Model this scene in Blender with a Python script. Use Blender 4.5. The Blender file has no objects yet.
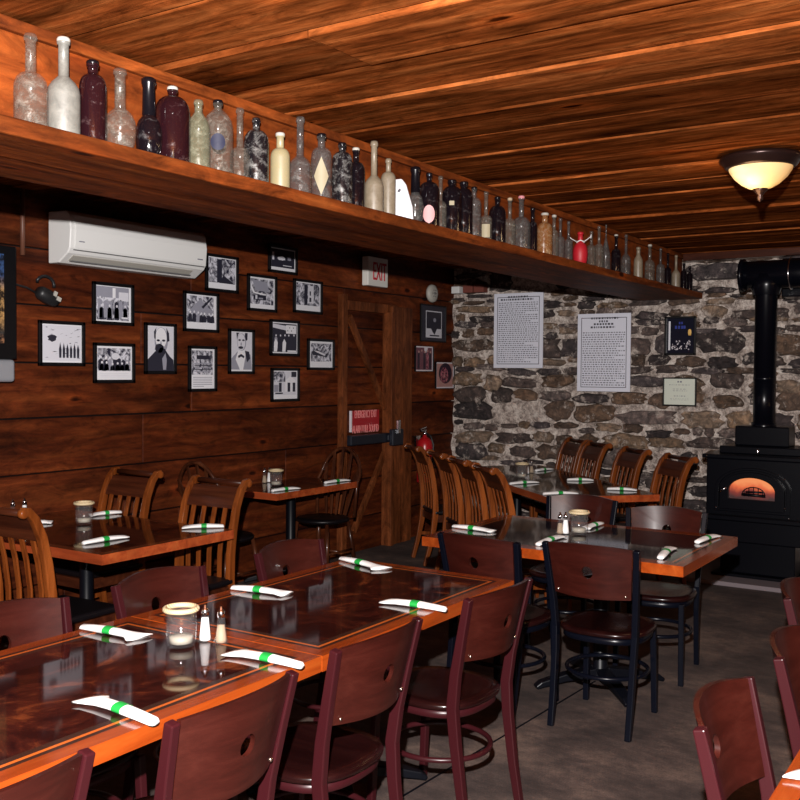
import bpy, bmesh, math, random
from mathutils import Vector, Matrix, Euler
PI = math.pi
S = bpy.context.scene
C = bpy.context.collection
random.seed(7)

# ------------------------------------------------------------------ camera
CH = 1.65
FPX, YAW, PITCH, ROLL = 969.8, .57602, -.028947, .007312
def cam_axes():
    f = Vector((-math.sin(YAW)*math.cos(PITCH), math.cos(YAW)*math.cos(PITCH), math.sin(PITCH)))
    r = Vector((math.cos(YAW), math.sin(YAW), 0)); u = r.cross(f)
    return r*math.cos(ROLL)+u*math.sin(ROLL), -r*math.sin(ROLL)+u*math.cos(ROLL), f
CR, CU, CF = cam_axes()
cd = bpy.data.cameras.new('camera'); cam = bpy.data.objects.new('camera', cd); C.objects.link(cam)
cd.sensor_width = 36; cd.sensor_fit = 'HORIZONTAL'; cd.lens = 36*FPX/800; cd.clip_start = .05
m = Matrix((CR, CU, -CF)).transposed().to_4x4(); m.translation = Vector((0, 0, CH)); cam.matrix_world = m
S.camera = cam
# surveying helpers: where a sight line from the doorway meets a wall, shelf or table plane
def sight(x, y): return CR*((x-400)/FPX) - CU*((y-400)/FPX) + CF
def at_x(x, y, X): d = sight(x, y); return Vector((0, 0, CH)) + d*(X/d.x)
def at_y(x, y, Y): d = sight(x, y); return Vector((0, 0, CH)) + d*(Y/d.y)
def at_z(x, y, Z): d = sight(x, y); return Vector((0, 0, CH)) + d*((Z-CH)/d.z)

# ------------------------------------------------------------------ light
w = bpy.data.worlds.new('world'); S.world = w; w.use_nodes = True
w.node_tree.nodes['Background'].inputs[0].default_value = (.35, .3, .4, 1)
w.node_tree.nodes['Background'].inputs[1].default_value = .004
def lamp(name, kind, loc, energy, col, size=.05, rot=None, **k):
    l = bpy.data.lights.new(name, kind); l.energy = energy; l.color = col
    if kind in ('POINT', 'SPOT'): l.shadow_soft_size = size
    if kind == 'AREA': l.size = size
    for a, b in k.items(): setattr(l, a, b)
    o = bpy.data.objects.new(name, l); C.objects.link(o); o.location = loc
    if rot: o.rotation_euler = rot
    return o
def aim(o, p): o.rotation_euler = (Vector(p)-o.location).to_track_quat('-Z', 'Y').to_euler()
fl = lamp('camera_flash', 'SPOT', (-.03, -.06, 1.98), 1350, (1, .95, .93), .018, spot_size=math.radians(150), spot_blend=.3)
aim(fl, (-2.6, 4.6, 1.72))
# unseen warm fill lights added under the ceiling to offset the flash falloff
for i, (x, y, e) in enumerate(((-1.1, 1.3, 1.8), (1.6, 4.8, 1.5), (1.6, 1.3, 1.2), (1.5, 6.6, 9))):
    lamp('fill_light', 'POINT', (x, y, 2.52), e, (1, .62, .3), .12)
S.view_settings.view_transform = 'Standard'
S.view_settings.look = 'None'
S.view_settings.exposure = .45
S.view_settings.gamma = 1
S.view_settings.use_curve_mapping = False

# ------------------------------------------------------------------ mesh builder
class MB:
    def __init__(s): s.v = []; s.f = []; s.mi = []; s.sm = []; s.c = []
    def add(s, vs, fs, mi=0, sm=False, col=(1, 1, 1)):
        o = len(s.v); s.v += [tuple(p) for p in vs]
        for f in fs: s.f.append(tuple(i+o for i in f)); s.mi.append(mi); s.sm.append(sm); s.c.append(col)
        return s
    def box(s, c, d, rot=None, mi=0, col=(1, 1, 1), taper=1):
        vs = []
        for z in (-.5, .5):
            k = 1 if z < 0 else taper
            for x, y in ((-.5, -.5), (.5, -.5), (.5, .5), (-.5, .5)):
                p = Vector((x*d[0]*k, y*d[1]*k, z*d[2]))
                if rot is not None: p = rot @ p
                vs.append(p+Vector(c))
        return s.add(vs, [(3, 2, 1, 0), (4, 5, 6, 7), (0, 1, 5, 4), (1, 2, 6, 5), (2, 3, 7, 6), (3, 0, 4, 7)], mi, False, col)
    def lo(s, a, b, mi=0, col=(1, 1, 1)):
        return s.box([(p+q)/2 for p, q in zip(a, b)], [abs(q-p) for p, q in zip(a, b)], None, mi, col)
    def lathe(s, prof, c=(0, 0, 0), n=24, mi=0, sm=True, sx=1, sy=1, col=(1, 1, 1), rot=None, cap=True):
        vs = []; fs = []
        for r, z in prof:
            for k in range(n):
                a = 2*PI*k/n; p = Vector((r*sx*math.cos(a), r*sy*math.sin(a), z))
                if rot is not None: p = rot @ p
                vs.append(p+Vector(c))
        for j in range(len(prof)-1):
            for k in range(n):
                a = j*n+k; b = j*n+(k+1) % n; fs.append((a, b, b+n, a+n))
        if cap:
            if prof[0][0] > 1e-5: fs.append(tuple(range(n-1, -1, -1)))
            if prof[-1][0] > 1e-5: fs.append(tuple((len(prof)-1)*n+k for k in range(n)))
        return s.add(vs, fs, mi, sm, col)
    def tube(s, pts, r, n=10, mi=0, closed=False, col=(1, 1, 1), sm=True):
        pts = [Vector(p) for p in pts]; N = len(pts); vs = []; fs = []
        rr = r if isinstance(r, (list, tuple)) else [r]*N
        ref = None
        for i, p in enumerate(pts):
            if closed: t = pts[(i+1) % N]-pts[i-1]
            else: t = pts[min(i+1, N-1)]-pts[max(i-1, 0)]
            t.normalize()
            if ref is None: ref = Vector((0, 0, 1)) if abs(t.z) < .9 else Vector((1, 0, 0))
            a = t.cross(ref)
            if a.length < 1e-4: a = t.orthogonal()
            a.normalize(); b = a.cross(t).normalized(); ref = b
            for k in range(n):
                g = 2*PI*k/n; vs.append(p+a*math.cos(g)*rr[i]+b*math.sin(g)*rr[i])
        M = N if closed else N-1
        for i in range(M):
            for k in range(n):
                fs.append((i*n+k, i*n+(k+1) % n, ((i+1) % N)*n+(k+1) % n, ((i+1) % N)*n+k))
        if not closed: fs += [tuple(range(n-1, -1, -1)), tuple((N-1)*n+k for k in range(n))]
        return s.add(vs, fs, mi, sm, col)
    def bar(s, pts, w, t, side=(1, 0, 0), mi=0, sm=False, col=(1, 1, 1)):
        # rectangular section swept along pts; w along `side`, t across it
        pts = [Vector(p) for p in pts]; N = len(pts); vs = []; fs = []; side = Vector(side).normalized()
        for i, p in enumerate(pts):
            tn = (pts[min(i+1, N-1)]-pts[max(i-1, 0)]).normalized()
            sd = (side-tn*side.dot(tn)).normalized(); b = tn.cross(sd).normalized()
            W = w[i] if isinstance(w, (list, tuple)) else w; T = t[i] if isinstance(t, (list, tuple)) else t
            for x, y in ((-.5, -.5), (.5, -.5), (.5, .5), (-.5, .5)): vs.append(p+sd*x*W+b*y*T)
        for i in range(N-1):
            for k in range(4): fs.append((i*4+k, i*4+(k+1) % 4, i*4+4+(k+1) % 4, i*4+4+k))
        fs += [(3, 2, 1, 0), tuple((N-1)*4+k for k in range(4))]
        return s.add(vs, fs, mi, sm, col)
    def poly(s, pts, th, nrm, mi=0, col=(1, 1, 1)):
        n = len(pts); nv = Vector(nrm); a = [Vector(p) for p in pts]; b = [p+nv*th for p in a]
        fs = [tuple(range(n-1, -1, -1)), tuple(range(n, 2*n))]
        fs += [(i, (i+1) % n, n+(i+1) % n, n+i) for i in range(n)]
        return s.add(a+b, fs, mi, False, col)
    def build(s, name, mats, parent=None, bev=0, seg=2, loc=None, rot=None, fix=True, scol=False):
        me = bpy.data.meshes.new(name); me.from_pydata(s.v, [], s.f)
        if not isinstance(mats, (list, tuple)): mats = [mats]
        for q in mats: me.materials.append(q)
        me.polygons.foreach_set('material_index', s.mi); me.polygons.foreach_set('use_smooth', s.sm)
        if scol:
            at = me.attributes.new('Col', 'FLOAT_COLOR', 'CORNER')
            for p, c in zip(me.polygons, s.c):
                for li in p.loop_indices: at.data[li].color = (*c, 1)
        if fix:
            bm = bmesh.new(); bm.from_mesh(me); bmesh.ops.recalc_face_normals(bm, faces=bm.faces); bm.to_mesh(me); bm.free()
        me.update()
        o = bpy.data.objects.new(name, me); C.objects.link(o)
        if parent is not None: o.parent = parent
        if loc: o.location = loc
        if rot: o.rotation_euler = rot
        if bev:
            b = o.modifiers.new('bevel', 'BEVEL'); b.width = bev; b.segments = seg; b.limit_method = 'ANGLE'; b.angle_limit = .6
        return o
def thing(name, label, cat, loc=(0, 0, 0), rz=0, group=None):
    o = bpy.data.objects.new(name, None); C.objects.link(o); o.location = loc; o.rotation_euler = (0, 0, rz)
    o.empty_display_size = .1
    return tag(o, label, cat, group)
def tag(o, label, cat, group=None):
    o['label'] = label; o['category'] = cat
    if group: o['group'] = group
    return o
def struct(o): o['kind'] = 'structure'; return o
def dup(root, label, loc=None, rz=None, group=None):
    def cp(o, par):
        c = o.copy(); C.objects.link(c)
        if par is not None: c.parent = par
        for ch in o.children: cp(ch, c)
        return c
    r = cp(root, None); r['label'] = label
    if loc is not None: r.location = loc
    if rz is not None: r.rotation_euler = (0, 0, rz)
    if group: r['group'] = group
    return r

# ------------------------------------------------------------------ materials
def nm(name):
    mt = bpy.data.materials.new(name); mt.use_nodes = True; nt = mt.node_tree
    return mt, nt, nt.nodes['Principled BSDF']
def setp(b, **k):
    for a, v in k.items():
        a = {'rough': 'Roughness', 'metal': 'Metallic', 'spec': 'Specular IOR Level', 'coat': 'Coat Weight', 'coatr': 'Coat Roughness', 'trans': 'Transmission Weight', 'ior': 'IOR', 'alpha': 'Alpha', 'sheen': 'Sheen Weight'}[a]
        b.inputs[a].default_value = v
def plain(name, col, **k):
    mt, nt, b = nm(name); b.inputs['Base Color'].default_value = (*col, 1); setp(b, **k); return mt
def N(nt, t, **k):
    n = nt.nodes.new(t)
    for a, v in k.items():
        if a.startswith('i_'):
            key = a[2:]; n.inputs[int(key) if key.isdigit() else key].default_value = v
        else: setattr(n, a, v)
    return n
def ramp(nt, stops, src):
    r = nt.nodes.new('ShaderNodeValToRGB'); e = r.color_ramp.elements
    while len(e) < len(stops): e.new(.5)
    for q, (p, c) in zip(e, stops): q.position = p; q.color = (*c, 1) if len(c) == 3 else c
    nt.links.new(src, r.inputs[0]); return r
def mixc(nt, kind, fac, a, b):
    n = nt.nodes.new('ShaderNodeMix'); n.data_type = 'RGBA'; n.blend_type = kind
    for i, v in ((0, fac), (6, a), (7, b)):
        if hasattr(v, 'is_linked') or hasattr(v, 'links'): nt.links.new(v, n.inputs[i])
        elif i == 0: n.inputs[0].default_value = v
        else: n.inputs[i].default_value = (*v, 1)
    return n.outputs[2]
def bump(nt, b, src, strength, dist=.01):
    n = N(nt, 'ShaderNodeBump', i_Strength=strength, i_Distance=dist); nt.links.new(src, n.inputs['Height']); nt.links.new(n.outputs[0], b.inputs['Normal']); return n

def wood(name, dark, mid, light, grain='X', scale=1.0, knots=0.0, plank=False, rough=.45, coat=0.0, bumps=.25, stain=.5, mott=(0.5, .5), spec=.2, blot=False):
    mt, nt, b = nm(name); L = nt.links
    tc = N(nt, 'ShaderNodeTexCoord'); co = tc.outputs['Object']
    if plank:
        at = N(nt, 'ShaderNodeAttribute', attribute_name='Col')
        mul = N(nt, 'ShaderNodeVectorMath', operation='MULTIPLY'); mul.inputs[1].default_value = (13, 29, 17); L.new(at.outputs['Vector'], mul.inputs[0])
        add = N(nt, 'ShaderNodeVectorMath', operation='ADD'); L.new(co, add.inputs[0]); L.new(mul.outputs[0], add.inputs[1]); co = add.outputs[0]
    s = {'X': (.9, 11, 11), 'Y': (11, .9, 11), 'Z': (11, 11, .9)}[grain]
    # wavy distortion for the grain
    mp = N(nt, 'ShaderNodeMapping'); mp.inputs['Scale'].default_value = [q*scale for q in s]; L.new(co, mp.inputs[0])
    n1 = N(nt, 'ShaderNodeTexNoise', i_Scale=1.2, i_Detail=6, i_Roughness=.65, i_Distortion=.6); L.new(mp.outputs[0], n1.inputs['Vector'])
    s2 = {'X': (.5, 3, 3), 'Y': (3, .5, 3), 'Z': (3, 3, .5)}[grain]
    mp2 = N(nt, 'ShaderNodeMapping'); mp2.inputs['Scale'].default_value = [q*scale for q in s2]; L.new(co, mp2.inputs[0])
    n2 = N(nt, 'ShaderNodeTexNoise', i_Scale=1.3, i_Detail=3, i_Roughness=.6, i_Distortion=1.2); L.new(mp2.outputs[0], n2.inputs['Vector'])
    r1 = ramp(nt, [(.28, dark), (.5, mid), (.72, light)], n1.outputs[0])
    r2 = ramp(nt, [(.3, (1-stain,)*3), (.7, (1.15,)*3)], n2.outputs[0])
    col = mixc(nt, 'MULTIPLY', 1.0, r1.outputs[0], r2.outputs[0])
    h = n1.outputs[0]
    if blot:
        mpb = N(nt, 'ShaderNodeMapping'); mpb.inputs['Scale'].default_value = {'X': (2.2, 6, 6), 'Y': (6, 2.2, 6), 'Z': (6, 6, 2.2)}[grain]; L.new(co, mpb.inputs[0])
        nb = N(nt, 'ShaderNodeTexNoise', i_Scale=1.6, i_Detail=7, i_Roughness=.7, i_Distortion=2.2); L.new(mpb.outputs[0], nb.inputs['Vector'])
        rb_ = ramp(nt, [(.30, (.30, .26, .24)), (.46, (.85, .82, .8)), (.60, (1.2, 1.15, 1.1)), (.72, (1.7, 1.55, 1.45))], nb.outputs[0])
        col = mixc(nt, 'MULTIPLY', .85, col, rb_.outputs[0])
    if knots:
        s3 = {'X': (1.6, 4.2, 4.2), 'Y': (4.2, 1.6, 4.2), 'Z': (4.2, 4.2, 1.6)}[grain]
        mp3 = N(nt, 'ShaderNodeMapping'); mp3.inputs['Scale'].default_value = s3; L.new(co, mp3.inputs[0])
        v = N(nt, 'ShaderNodeTexVoronoi', i_Scale=1.0, i_Randomness=1.0); L.new(mp3.outputs[0], v.inputs['Vector'])
        wn = N(nt, 'ShaderNodeMath', operation='ADD'); L.new(v.outputs['Distance'], wn.inputs[0])
        nz = N(nt, 'ShaderNodeMath', operation='MULTIPLY_ADD'); L.new(n1.outputs[0], nz.inputs[0]); nz.inputs[1].default_value = .10; nz.inputs[2].default_value = -.05
        L.new(nz.outputs[0], wn.inputs[1])
        kr = ramp(nt, [(.0, (.06, .04, .035)), (.06, (.16, .10, .08)), (.10, (1.7, 1.5, 1.3)), (.16, (1.35, 1.25, 1.15)), (.24, (1, 1, 1))], wn.outputs[0])
        col = mixc(nt, 'MULTIPLY', knots, col, kr.outputs[0])
    if plank:
        vr = N(nt, 'ShaderNodeSeparateColor'); L.new(at.outputs['Color'], vr.inputs[0])
        pr = ramp(nt, [(0, (.68, .64, .62)), (.5, (1, 1, 1)), (1, (1.25, 1.2, 1.12))], vr.outputs[2])
        col = mixc(nt, 'MULTIPLY', 1.0, col, pr.outputs[0])
    L.new(col, b.inputs['Base Color']); setp(b, rough=rough, coat=coat, coatr=.1, spec=spec)
    if bumps: bump(nt, b, h, bumps, .006)
    return mt

M = {}
M['ceiling'] = wood('ceiling_pine', (0.0599, 0.0124, 0.0033), (0.2539, 0.0674, 0.0161), (0.4654, 0.1514, 0.0424), 'X', 1.25, .95, True, .7, 0, .8, .72, spec=.0, blot=True)
M['wallwood'] = wood('wall_plank', (0.0365, 0.0062, 0.0023), (0.1133, 0.0234, 0.0062), (0.2047, 0.0497, 0.0124), 'Y', 1, .85, True, .6, 0, .45, .65, spec=.12, blot=True)
M['shelfwood'] = wood('shelf_pine', (0.0669, 0.0134, 0.0037), (0.2006, 0.0446, 0.0081), (0.2898, 0.0780, 0.0161), 'Y', 1.4, .9, False, .6, 0, .6, .6, spec=.12, blot=True)
M['backwood'] = wood('shelf_back_pine', (0.1073, 0.0202, 0.0043), (0.2147, 0.0448, 0.0077), (0.2817, 0.0686, 0.0129), 'Y', 1.0, .8, False, .6, 0, .4, .5, spec=.12, blot=True)
M['doorwood'] = wood('door_trim_wood', (0.0833, 0.0219, 0.0070), (0.1590, 0.0451, 0.0141), (0.2422, 0.0742, 0.0251), 'Z', 1, .6, False, .55, 0, .3, .5, spec=.12, blot=True)
M['tabledge'] = wood('table_border_wood', (0.2133, 0.0291, 0.0036), (0.3199, 0.0523, 0.0066), (0.3946, 0.0813, 0.0120), 'Y', 1.3, 0, False, .25, .8, .05, .35)
M['tabledgered'] = wood('table_border_red_wood', (.20, .032, .010), (.33, .060, .016), (.42, .10, .026), 'X', 1.3, 0, False, .25, .8, .05, .35)
M['slatwood'] = wood('slat_chair_oak', (0.0731, 0.0151, 0.0031), (0.1681, 0.0399, 0.0070), (0.2632, 0.0688, 0.0139), 'Z', 1.5, 0, False, .32, .25, .08, .4)
M['slatdark'] = wood('slat_chair_rail', (.028, .006, .003), (.055, .013, .005), (.09, .024, .009), 'X', 1.5, 0, False, .35, .2, .05, .4)
M['windsor'] = wood('windsor_wood', (.025, .006, .003), (.055, .015, .006), (.10, .03, .011), 'Z', 1.5, 0, False, .3, .2, .05, .4)
M['maroonwood'] = wood('maroon_plywood', (0.0198, 0.0034, 0.0022), (0.0310, 0.0052, 0.0034), (0.0445, 0.0087, 0.0056), 'X', 1.6, 0, False, .36, .25, .02, .3)
M['marooncast'] = plain('maroon_painted_metal', (.027, .0040, .0055), rough=.33, spec=.3)
M['maroonseat'] = wood('maroon_seat', (0.0066, 0.0015, 0.0015), (0.0108, 0.0024, 0.0024), (0.0169, 0.0042, 0.0036), 'Y', 1.4, 0, False, .25, .25, .02, .3)
M['blackmetal'] = plain('black_painted_metal', (.0022, .0028, .006), rough=.25, spec=.2)
M['castiron'] = plain('cast_iron', (.002, .0024, .0045), rough=.4, spec=.2)
M['stove'] = plain('stove_black_iron', (.0015, .0017, .0035), rough=.28, spec=.2)
M['pipe'] = plain('stovepipe_black', (.0018, .0022, .0045), rough=.25, spec=.25)
M['chrome'] = plain('chrome', (.75, .75, .78), rough=.18, metal=1)
M['screwm'] = plain('bright_screw', (.8, .7, .6), rough=.25, metal=1)
M['black'] = plain('black_frame', (.004, .004, .005), rough=.4, spec=.3)
M['white'] = plain('white_plastic', (.74, .74, .72), rough=.35)
M['seam'] = plain('dark_gap', (.12, .12, .12), rough=.6)
M['napkin'] = plain('white_paper_napkin', (.80, .79, .78), rough=.8)
M['greenband'] = plain('green_paper_band', (.01, .30, .045), rough=.55)
M['red'] = plain('red_paint', (.40, .008, .012), rough=.3)
M['signred'] = plain('sign_red', (.38, .015, .022), rough=.45)
M['signpink'] = plain('sign_lettering', (.75, .25, .24), rough=.5)
M['exitletter'] = plain('exit_letter_red', (.55, .01, .03), rough=.4)
M['exitface'] = plain('exit_face', (.78, .76, .70), rough=.4)
M['cord'] = plain('black_rubber', (.012, .012, .013), rough=.45)
M['conduit'] = plain('brown_conduit', (.12, .045, .025), rough=.5)
M['silver'] = plain('silver_plastic', (.32, .33, .36), rough=.35, metal=.3)
M['ink'] = plain('black_ink', (.05, .05, .07), rough=.7)
M['inkgrey'] = plain('grey_ink', (.20, .20, .24), rough=.7)
M['paper'] = plain('poster_paper', (.74, .75, .84), rough=.6)
M['paperedge'] = plain('poster_edge', (.72, .66, .70), rough=.6)
M['certpaper'] = plain('certificate_paper', (.66, .70, .60), rough=.5)
M['blackseat'] = plain('black_vinyl_seat', (.004, .003, .004), rough=.4, spec=.25)
M['brick'] = plain('red_brick', (.18, .045, .03), rough=.8)
M['hearth'] = plain('hearth_edge', (.16, .13, .14), rough=.7)
M['salt'] = plain('salt', (.85, .85, .85), rough=.5)
M['pepper'] = plain('ground_pepper', (.32, .24, .16), rough=.7)
M['wax'] = plain('candle_wax', (.34, .31, .25), rough=.5)
M['bronze'] = plain('oiled_bronze', (.030, .014, .012), rough=.3, metal=.6)
M['darkwood'] = plain('dark_oak_frame', (.05, .02, .012), rough=.4)

def rope_mat():
    mt, nt, b = nm('gold_rope_rim'); L = nt.links
    tc = N(nt, 'ShaderNodeTexCoord'); wv = N(nt, 'ShaderNodeTexWave', i_Scale=60.0, i_Distortion=1.0); wv.bands_direction = 'DIAGONAL'; L.new(tc.outputs['Object'], wv.inputs[0])
    r = ramp(nt, [(0, (.36, .24, .10)), (.6, (.66, .52, .30)), (1, (.8, .7, .48))], wv.outputs[0]); L.new(r.outputs[0], b.inputs['Base Color']); setp(b, rough=.45)
    bump(nt, b, wv.outputs[0], .4, .003); return mt
M['rope'] = rope_mat()
def thin_glass():
    mt, nt, b = nm('clear_glass'); L = nt.links; nt.nodes.remove(b); out = nt.nodes['Material Output']
    tr = N(nt, 'ShaderNodeBsdfTransparent'); gl = N(nt, 'ShaderNodeBsdfGlossy', i_Roughness=.06); gl.inputs['Color'].default_value = (1, 1, 1, 1)
    df = N(nt, 'ShaderNodeBsdfDiffuse'); df.inputs[0].default_value = (.7, .7, .72, 1)
    m0 = N(nt, 'ShaderNodeMixShader'); m0.inputs[0].default_value = .02; L.new(tr.outputs[0], m0.inputs[1]); L.new(df.outputs[0], m0.inputs[2])
    fr = N(nt, 'ShaderNodeFresnel', i_IOR=1.6); m1 = N(nt, 'ShaderNodeMixShader'); gm = N(nt, 'ShaderNodeNewGeometry'); iv = N(nt, 'ShaderNodeMath', operation='SUBTRACT'); iv.inputs[0].default_value = 1; L.new(gm.outputs['Backfacing'], iv.inputs[1]); mu = N(nt, 'ShaderNodeMath', operation='MULTIPLY'); L.new(fr.outputs[0], mu.inputs[0]); L.new(iv.outputs[0], mu.inputs[1]); L.new(mu.outputs[0], m1.inputs[0]); L.new(m0.outputs[0], m1.inputs[1]); L.new(gl.outputs[0], m1.inputs[2])
    L.new(m1.outputs[0], out.inputs[0]); return mt
M['glass'] = thin_glass()

def fabricfloor():
    mt, nt, b = nm('floor_dusty_concrete'); L = nt.links
    tc = N(nt, 'ShaderNodeTexCoord')
    n1 = N(nt, 'ShaderNodeTexNoise', i_Scale=2.2, i_Detail=8, i_Roughness=.72); L.new(tc.outputs['Object'], n1.inputs[0])
    mp = N(nt, 'ShaderNodeMapping'); mp.inputs['Rotation'].default_value = (0, 0, .57); mp.inputs['Scale'].default_value = (4, 9, 1); L.new(tc.outputs['Object'], mp.inputs[0])
    n2 = N(nt, 'ShaderNodeTexNoise', i_Scale=2.0, i_Detail=6, i_Roughness=.7); L.new(mp.outputs[0], n2.inputs[0])
    n3 = N(nt, 'ShaderNodeTexNoise', i_Scale=140, i_Detail=3); L.new(tc.outputs['Object'], n3.inputs[0])
    a = ramp(nt, [(.32, (.022, .015, .014)), (.5, (.060, .042, .037)), (.68, (.15, .103, .082))], n1.outputs[0])
    c = ramp(nt, [(.3, (.6, .58, .57)), (.65, (1.25, 1.2, 1.15))], n2.outputs[0])
    d = ramp(nt, [(.3, (.7, .7, .7)), (.7, (1.25, 1.25, 1.25))], n3.outputs[0])
    col = mixc(nt, 'MULTIPLY', 1, a.outputs[0], c.outputs[0]); col = mixc(nt, 'MULTIPLY', 1, col, d.outputs[0])
    L.new(col, b.inputs['Base Color']); setp(b, rough=.75); bump(nt, b, n3.outputs[0], .2, .003); return mt
M['floor'] = fabricfloor()

def stone_mats():
    mt, nt, b = nm('field_stone'); L = nt.links
    at = N(nt, 'ShaderNodeAttribute', attribute_name='Col'); tc = N(nt, 'ShaderNodeTexCoord')
    n1 = N(nt, 'ShaderNodeTexNoise', i_Scale=14, i_Detail=8, i_Roughness=.75, i_Distortion=.5); L.new(tc.outputs['Object'], n1.inputs[0])
    r = ramp(nt, [(.30, (.22, .20, .20)), (.48, (.85, .83, .82)), (.60, (1.7, 1.6, 1.5)), (.72, (3.6, 3.4, 3.2))], n1.outputs[0])
    col = mixc(nt, 'MULTIPLY', 1, at.outputs['Color'], r.outputs[0])
    n2 = N(nt, 'ShaderNodeTexNoise', i_Scale=9, i_Detail=5, i_Roughness=.8); L.new(tc.outputs['Object'], n2.inputs[0])
    m2 = ramp(nt, [(.55, (0, 0, 0)), (.68, (1, 1, 1))], n2.outputs[0])
    col = mixc(nt, 'MIX', m2.outputs[0], col, (.62, .53, .46))
    L.new(col, b.inputs['Base Color']); setp(b, rough=.75); bump(nt, b, n1.outputs[0], 1.0, .03)
    mo, nt, b = nm('lime_mortar'); L = nt.links; tc = N(nt, 'ShaderNodeTexCoord')
    n1 = N(nt, 'ShaderNodeTexNoise', i_Scale=13, i_Detail=10, i_Roughness=.82, i_Distortion=.4); L.new(tc.outputs['Object'], n1.inputs[0])
    r = ramp(nt, [(.33, (.03, .022, .02)), (.43, (.28, .22, .19)), (.51, (.66, .55, .48)), (.60, (1.0, .90, .81))], n1.outputs[0])
    L.new(r.outputs[0], b.inputs['Base Color']); setp(b, rough=.9); bump(nt, b, n1.outputs[0], 1.0, .04)
    return mt, mo
M['stone'], M['mortar'] = stone_mats()

def top_mat(name, a, bb, c, rough=.06):
    # lacquered figured veneer
    mt, nt, b = nm(name); L = nt.links; tc = N(nt, 'ShaderNodeTexCoord')
    n1 = N(nt, 'ShaderNodeTexNoise', i_Scale=4.5, i_Detail=7, i_Roughness=.62, i_Distortion=1.6); L.new(tc.outputs['Object'], n1.inputs[0])
    r = ramp(nt, [(.44, a), (.56, bb), (.70, c)], n1.outputs[0]); L.new(r.outputs[0], b.inputs['Base Color'])
    setp(b, rough=.055, spec=.26); return mt
M['veneer'] = top_mat('dark_veneer', (.016, .0035, .003), (.036, .007, .0045), (.17, .040, .012))
M['veneerb'] = top_mat('black_veneer', (.010, .006, .007), (.018, .010, .010), (.040, .018, .014))
M['inlay'] = plain('inlay_dark', (.030, .012, .008), rough=.1)
M['inlaylight'] = plain('inlay_orange', (.42, .09, .014), rough=.1)
M['bordertop'] = wood('table_border_top', (0.1386, 0.0193, 0.0034), (0.2346, 0.0387, 0.0069), (0.3199, 0.0658, 0.0120), 'Y', 1.3, 0, False, .12, 0, .0, .35, spec=.45)
M['bordertopred'] = wood('table_border_top_dark', (.06, .014, .007), (.11, .028, .012), (.17, .05, .02), 'X', 1.3, 0, False, .12, 0, .0, .35, spec=.45)

def photo_mat(name, seed, lo=(.02, .02, .04), hi=(.70, .70, .78), sc=7, thr=(.40, .60), stretch=(1, 1, 1)):
    mt, nt, b = nm(name); L = nt.links; tc = N(nt, 'ShaderNodeTexCoord')
    mp = N(nt, 'ShaderNodeMapping'); mp.inputs['Location'].default_value = (seed*3.1, seed*1.7, seed*.9); mp.inputs['Scale'].default_value = stretch; L.new(tc.outputs['Object'], mp.inputs[0])
    n1 = N(nt, 'ShaderNodeTexNoise', i_Scale=sc*2.2, i_Detail=4, i_Roughness=.7, i_Distortion=1.4); L.new(mp.outputs[0], n1.inputs[0])
    mid = [(p+q)*.42 for p, q in zip(lo, hi)]
    r = ramp(nt, [(thr[0], lo), (.5, mid), (thr[1], hi)], n1.outputs[0]); L.new(r.outputs[0], b.inputs['Base Color']); setp(b, rough=.25); return mt
M['pgrey'] = plain('print_grey', (.30, .30, .36), rough=.3)
M['plight'] = plain('print_light', (.66, .66, .72), rough=.3)
M['pwhite'] = plain('print_white', (.78, .78, .82), rough=.3)
M['pdark'] = plain('print_dark', (.025, .025, .04), rough=.3)

def bottle_mat(name, col, dust, amt, rough=.12, trans=.85):
    # thin glass: clear where clean, opaque where dust and grime cling
    mt, nt, b = nm(name); L = nt.links; tc = N(nt, 'ShaderNodeTexCoord')
    n1 = N(nt, 'ShaderNodeTexNoise', i_Scale=26, i_Detail=8, i_Roughness=.78, i_Distortion=.6); L.new(tc.outputs['Object'], n1.inputs[0])
    f = ramp(nt, [(max(0, .60-amt*.35), (0, 0, 0)), (min(1, .82-amt*.22), (1, 1, 1))], n1.outputs[0])
    cc = mixc(nt, 'MIX', f.outputs[0], col, dust); L.new(cc, b.inputs['Base Color'])
    mr = N(nt, 'ShaderNodeMapRange'); mr.inputs[3].default_value = 1-trans; mr.inputs[4].default_value = .96; L.new(f.outputs[0], mr.inputs[0]); L.new(mr.outputs[0], b.inputs['Alpha'])
    m2 = N(nt, 'ShaderNodeMapRange'); m2.inputs[3].default_value = rough; m2.inputs[4].default_value = .55; L.new(f.outputs[0], m2.inputs[0]); L.new(m2.outputs[0], b.inputs['Roughness'])
    setp(b, spec=.7); return mt
M['b_clear'] = bottle_mat('dusty_clear_glass', (.13, .115, .095), (.34, .31, .26), .30, .10, .74)
M['b_frost'] = bottle_mat('frosted_dusty_glass', (.15, .15, .135), (.21, .205, .18), .8, .3, .2)
M['b_brown'] = bottle_mat('brown_violet_glass', (.016, .004, .006), (.16, .10, .10), .10, .10, .12)
M['b_dark'] = bottle_mat('near_black_glass', (.006, .004, .006), (.16, .15, .15), .12, .08, .12)
M['b_grime'] = bottle_mat('grimy_black_glass', (.008, .007, .009), (.34, .33, .31), .30, .15, .10)
M['b_green'] = bottle_mat('pale_green_glass', (.17, .17, .11), (.29, .28, .20), .35, .12, .6)
M['b_beige'] = bottle_mat('beige_dirty_glass', (.20, .155, .10), (.26, .21, .15), .75, .3, .2)
M['b_grey'] = bottle_mat('grey_dusty_glass', (.09, .088, .085), (.26, .25, .23), .28, .12, .66)
M['b_yellow'] = bottle_mat('cream_glass', (.36, .30, .16), (.28, .24, .14), .6, .3, .1)
M['b_amber'] = bottle_mat('amber_glass', (.26, .10, .03), (.36, .28, .18), .35, .15, .25)
M['b_red'] = plain('red_wicker', (.45, .01, .02), rough=.5)
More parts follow.
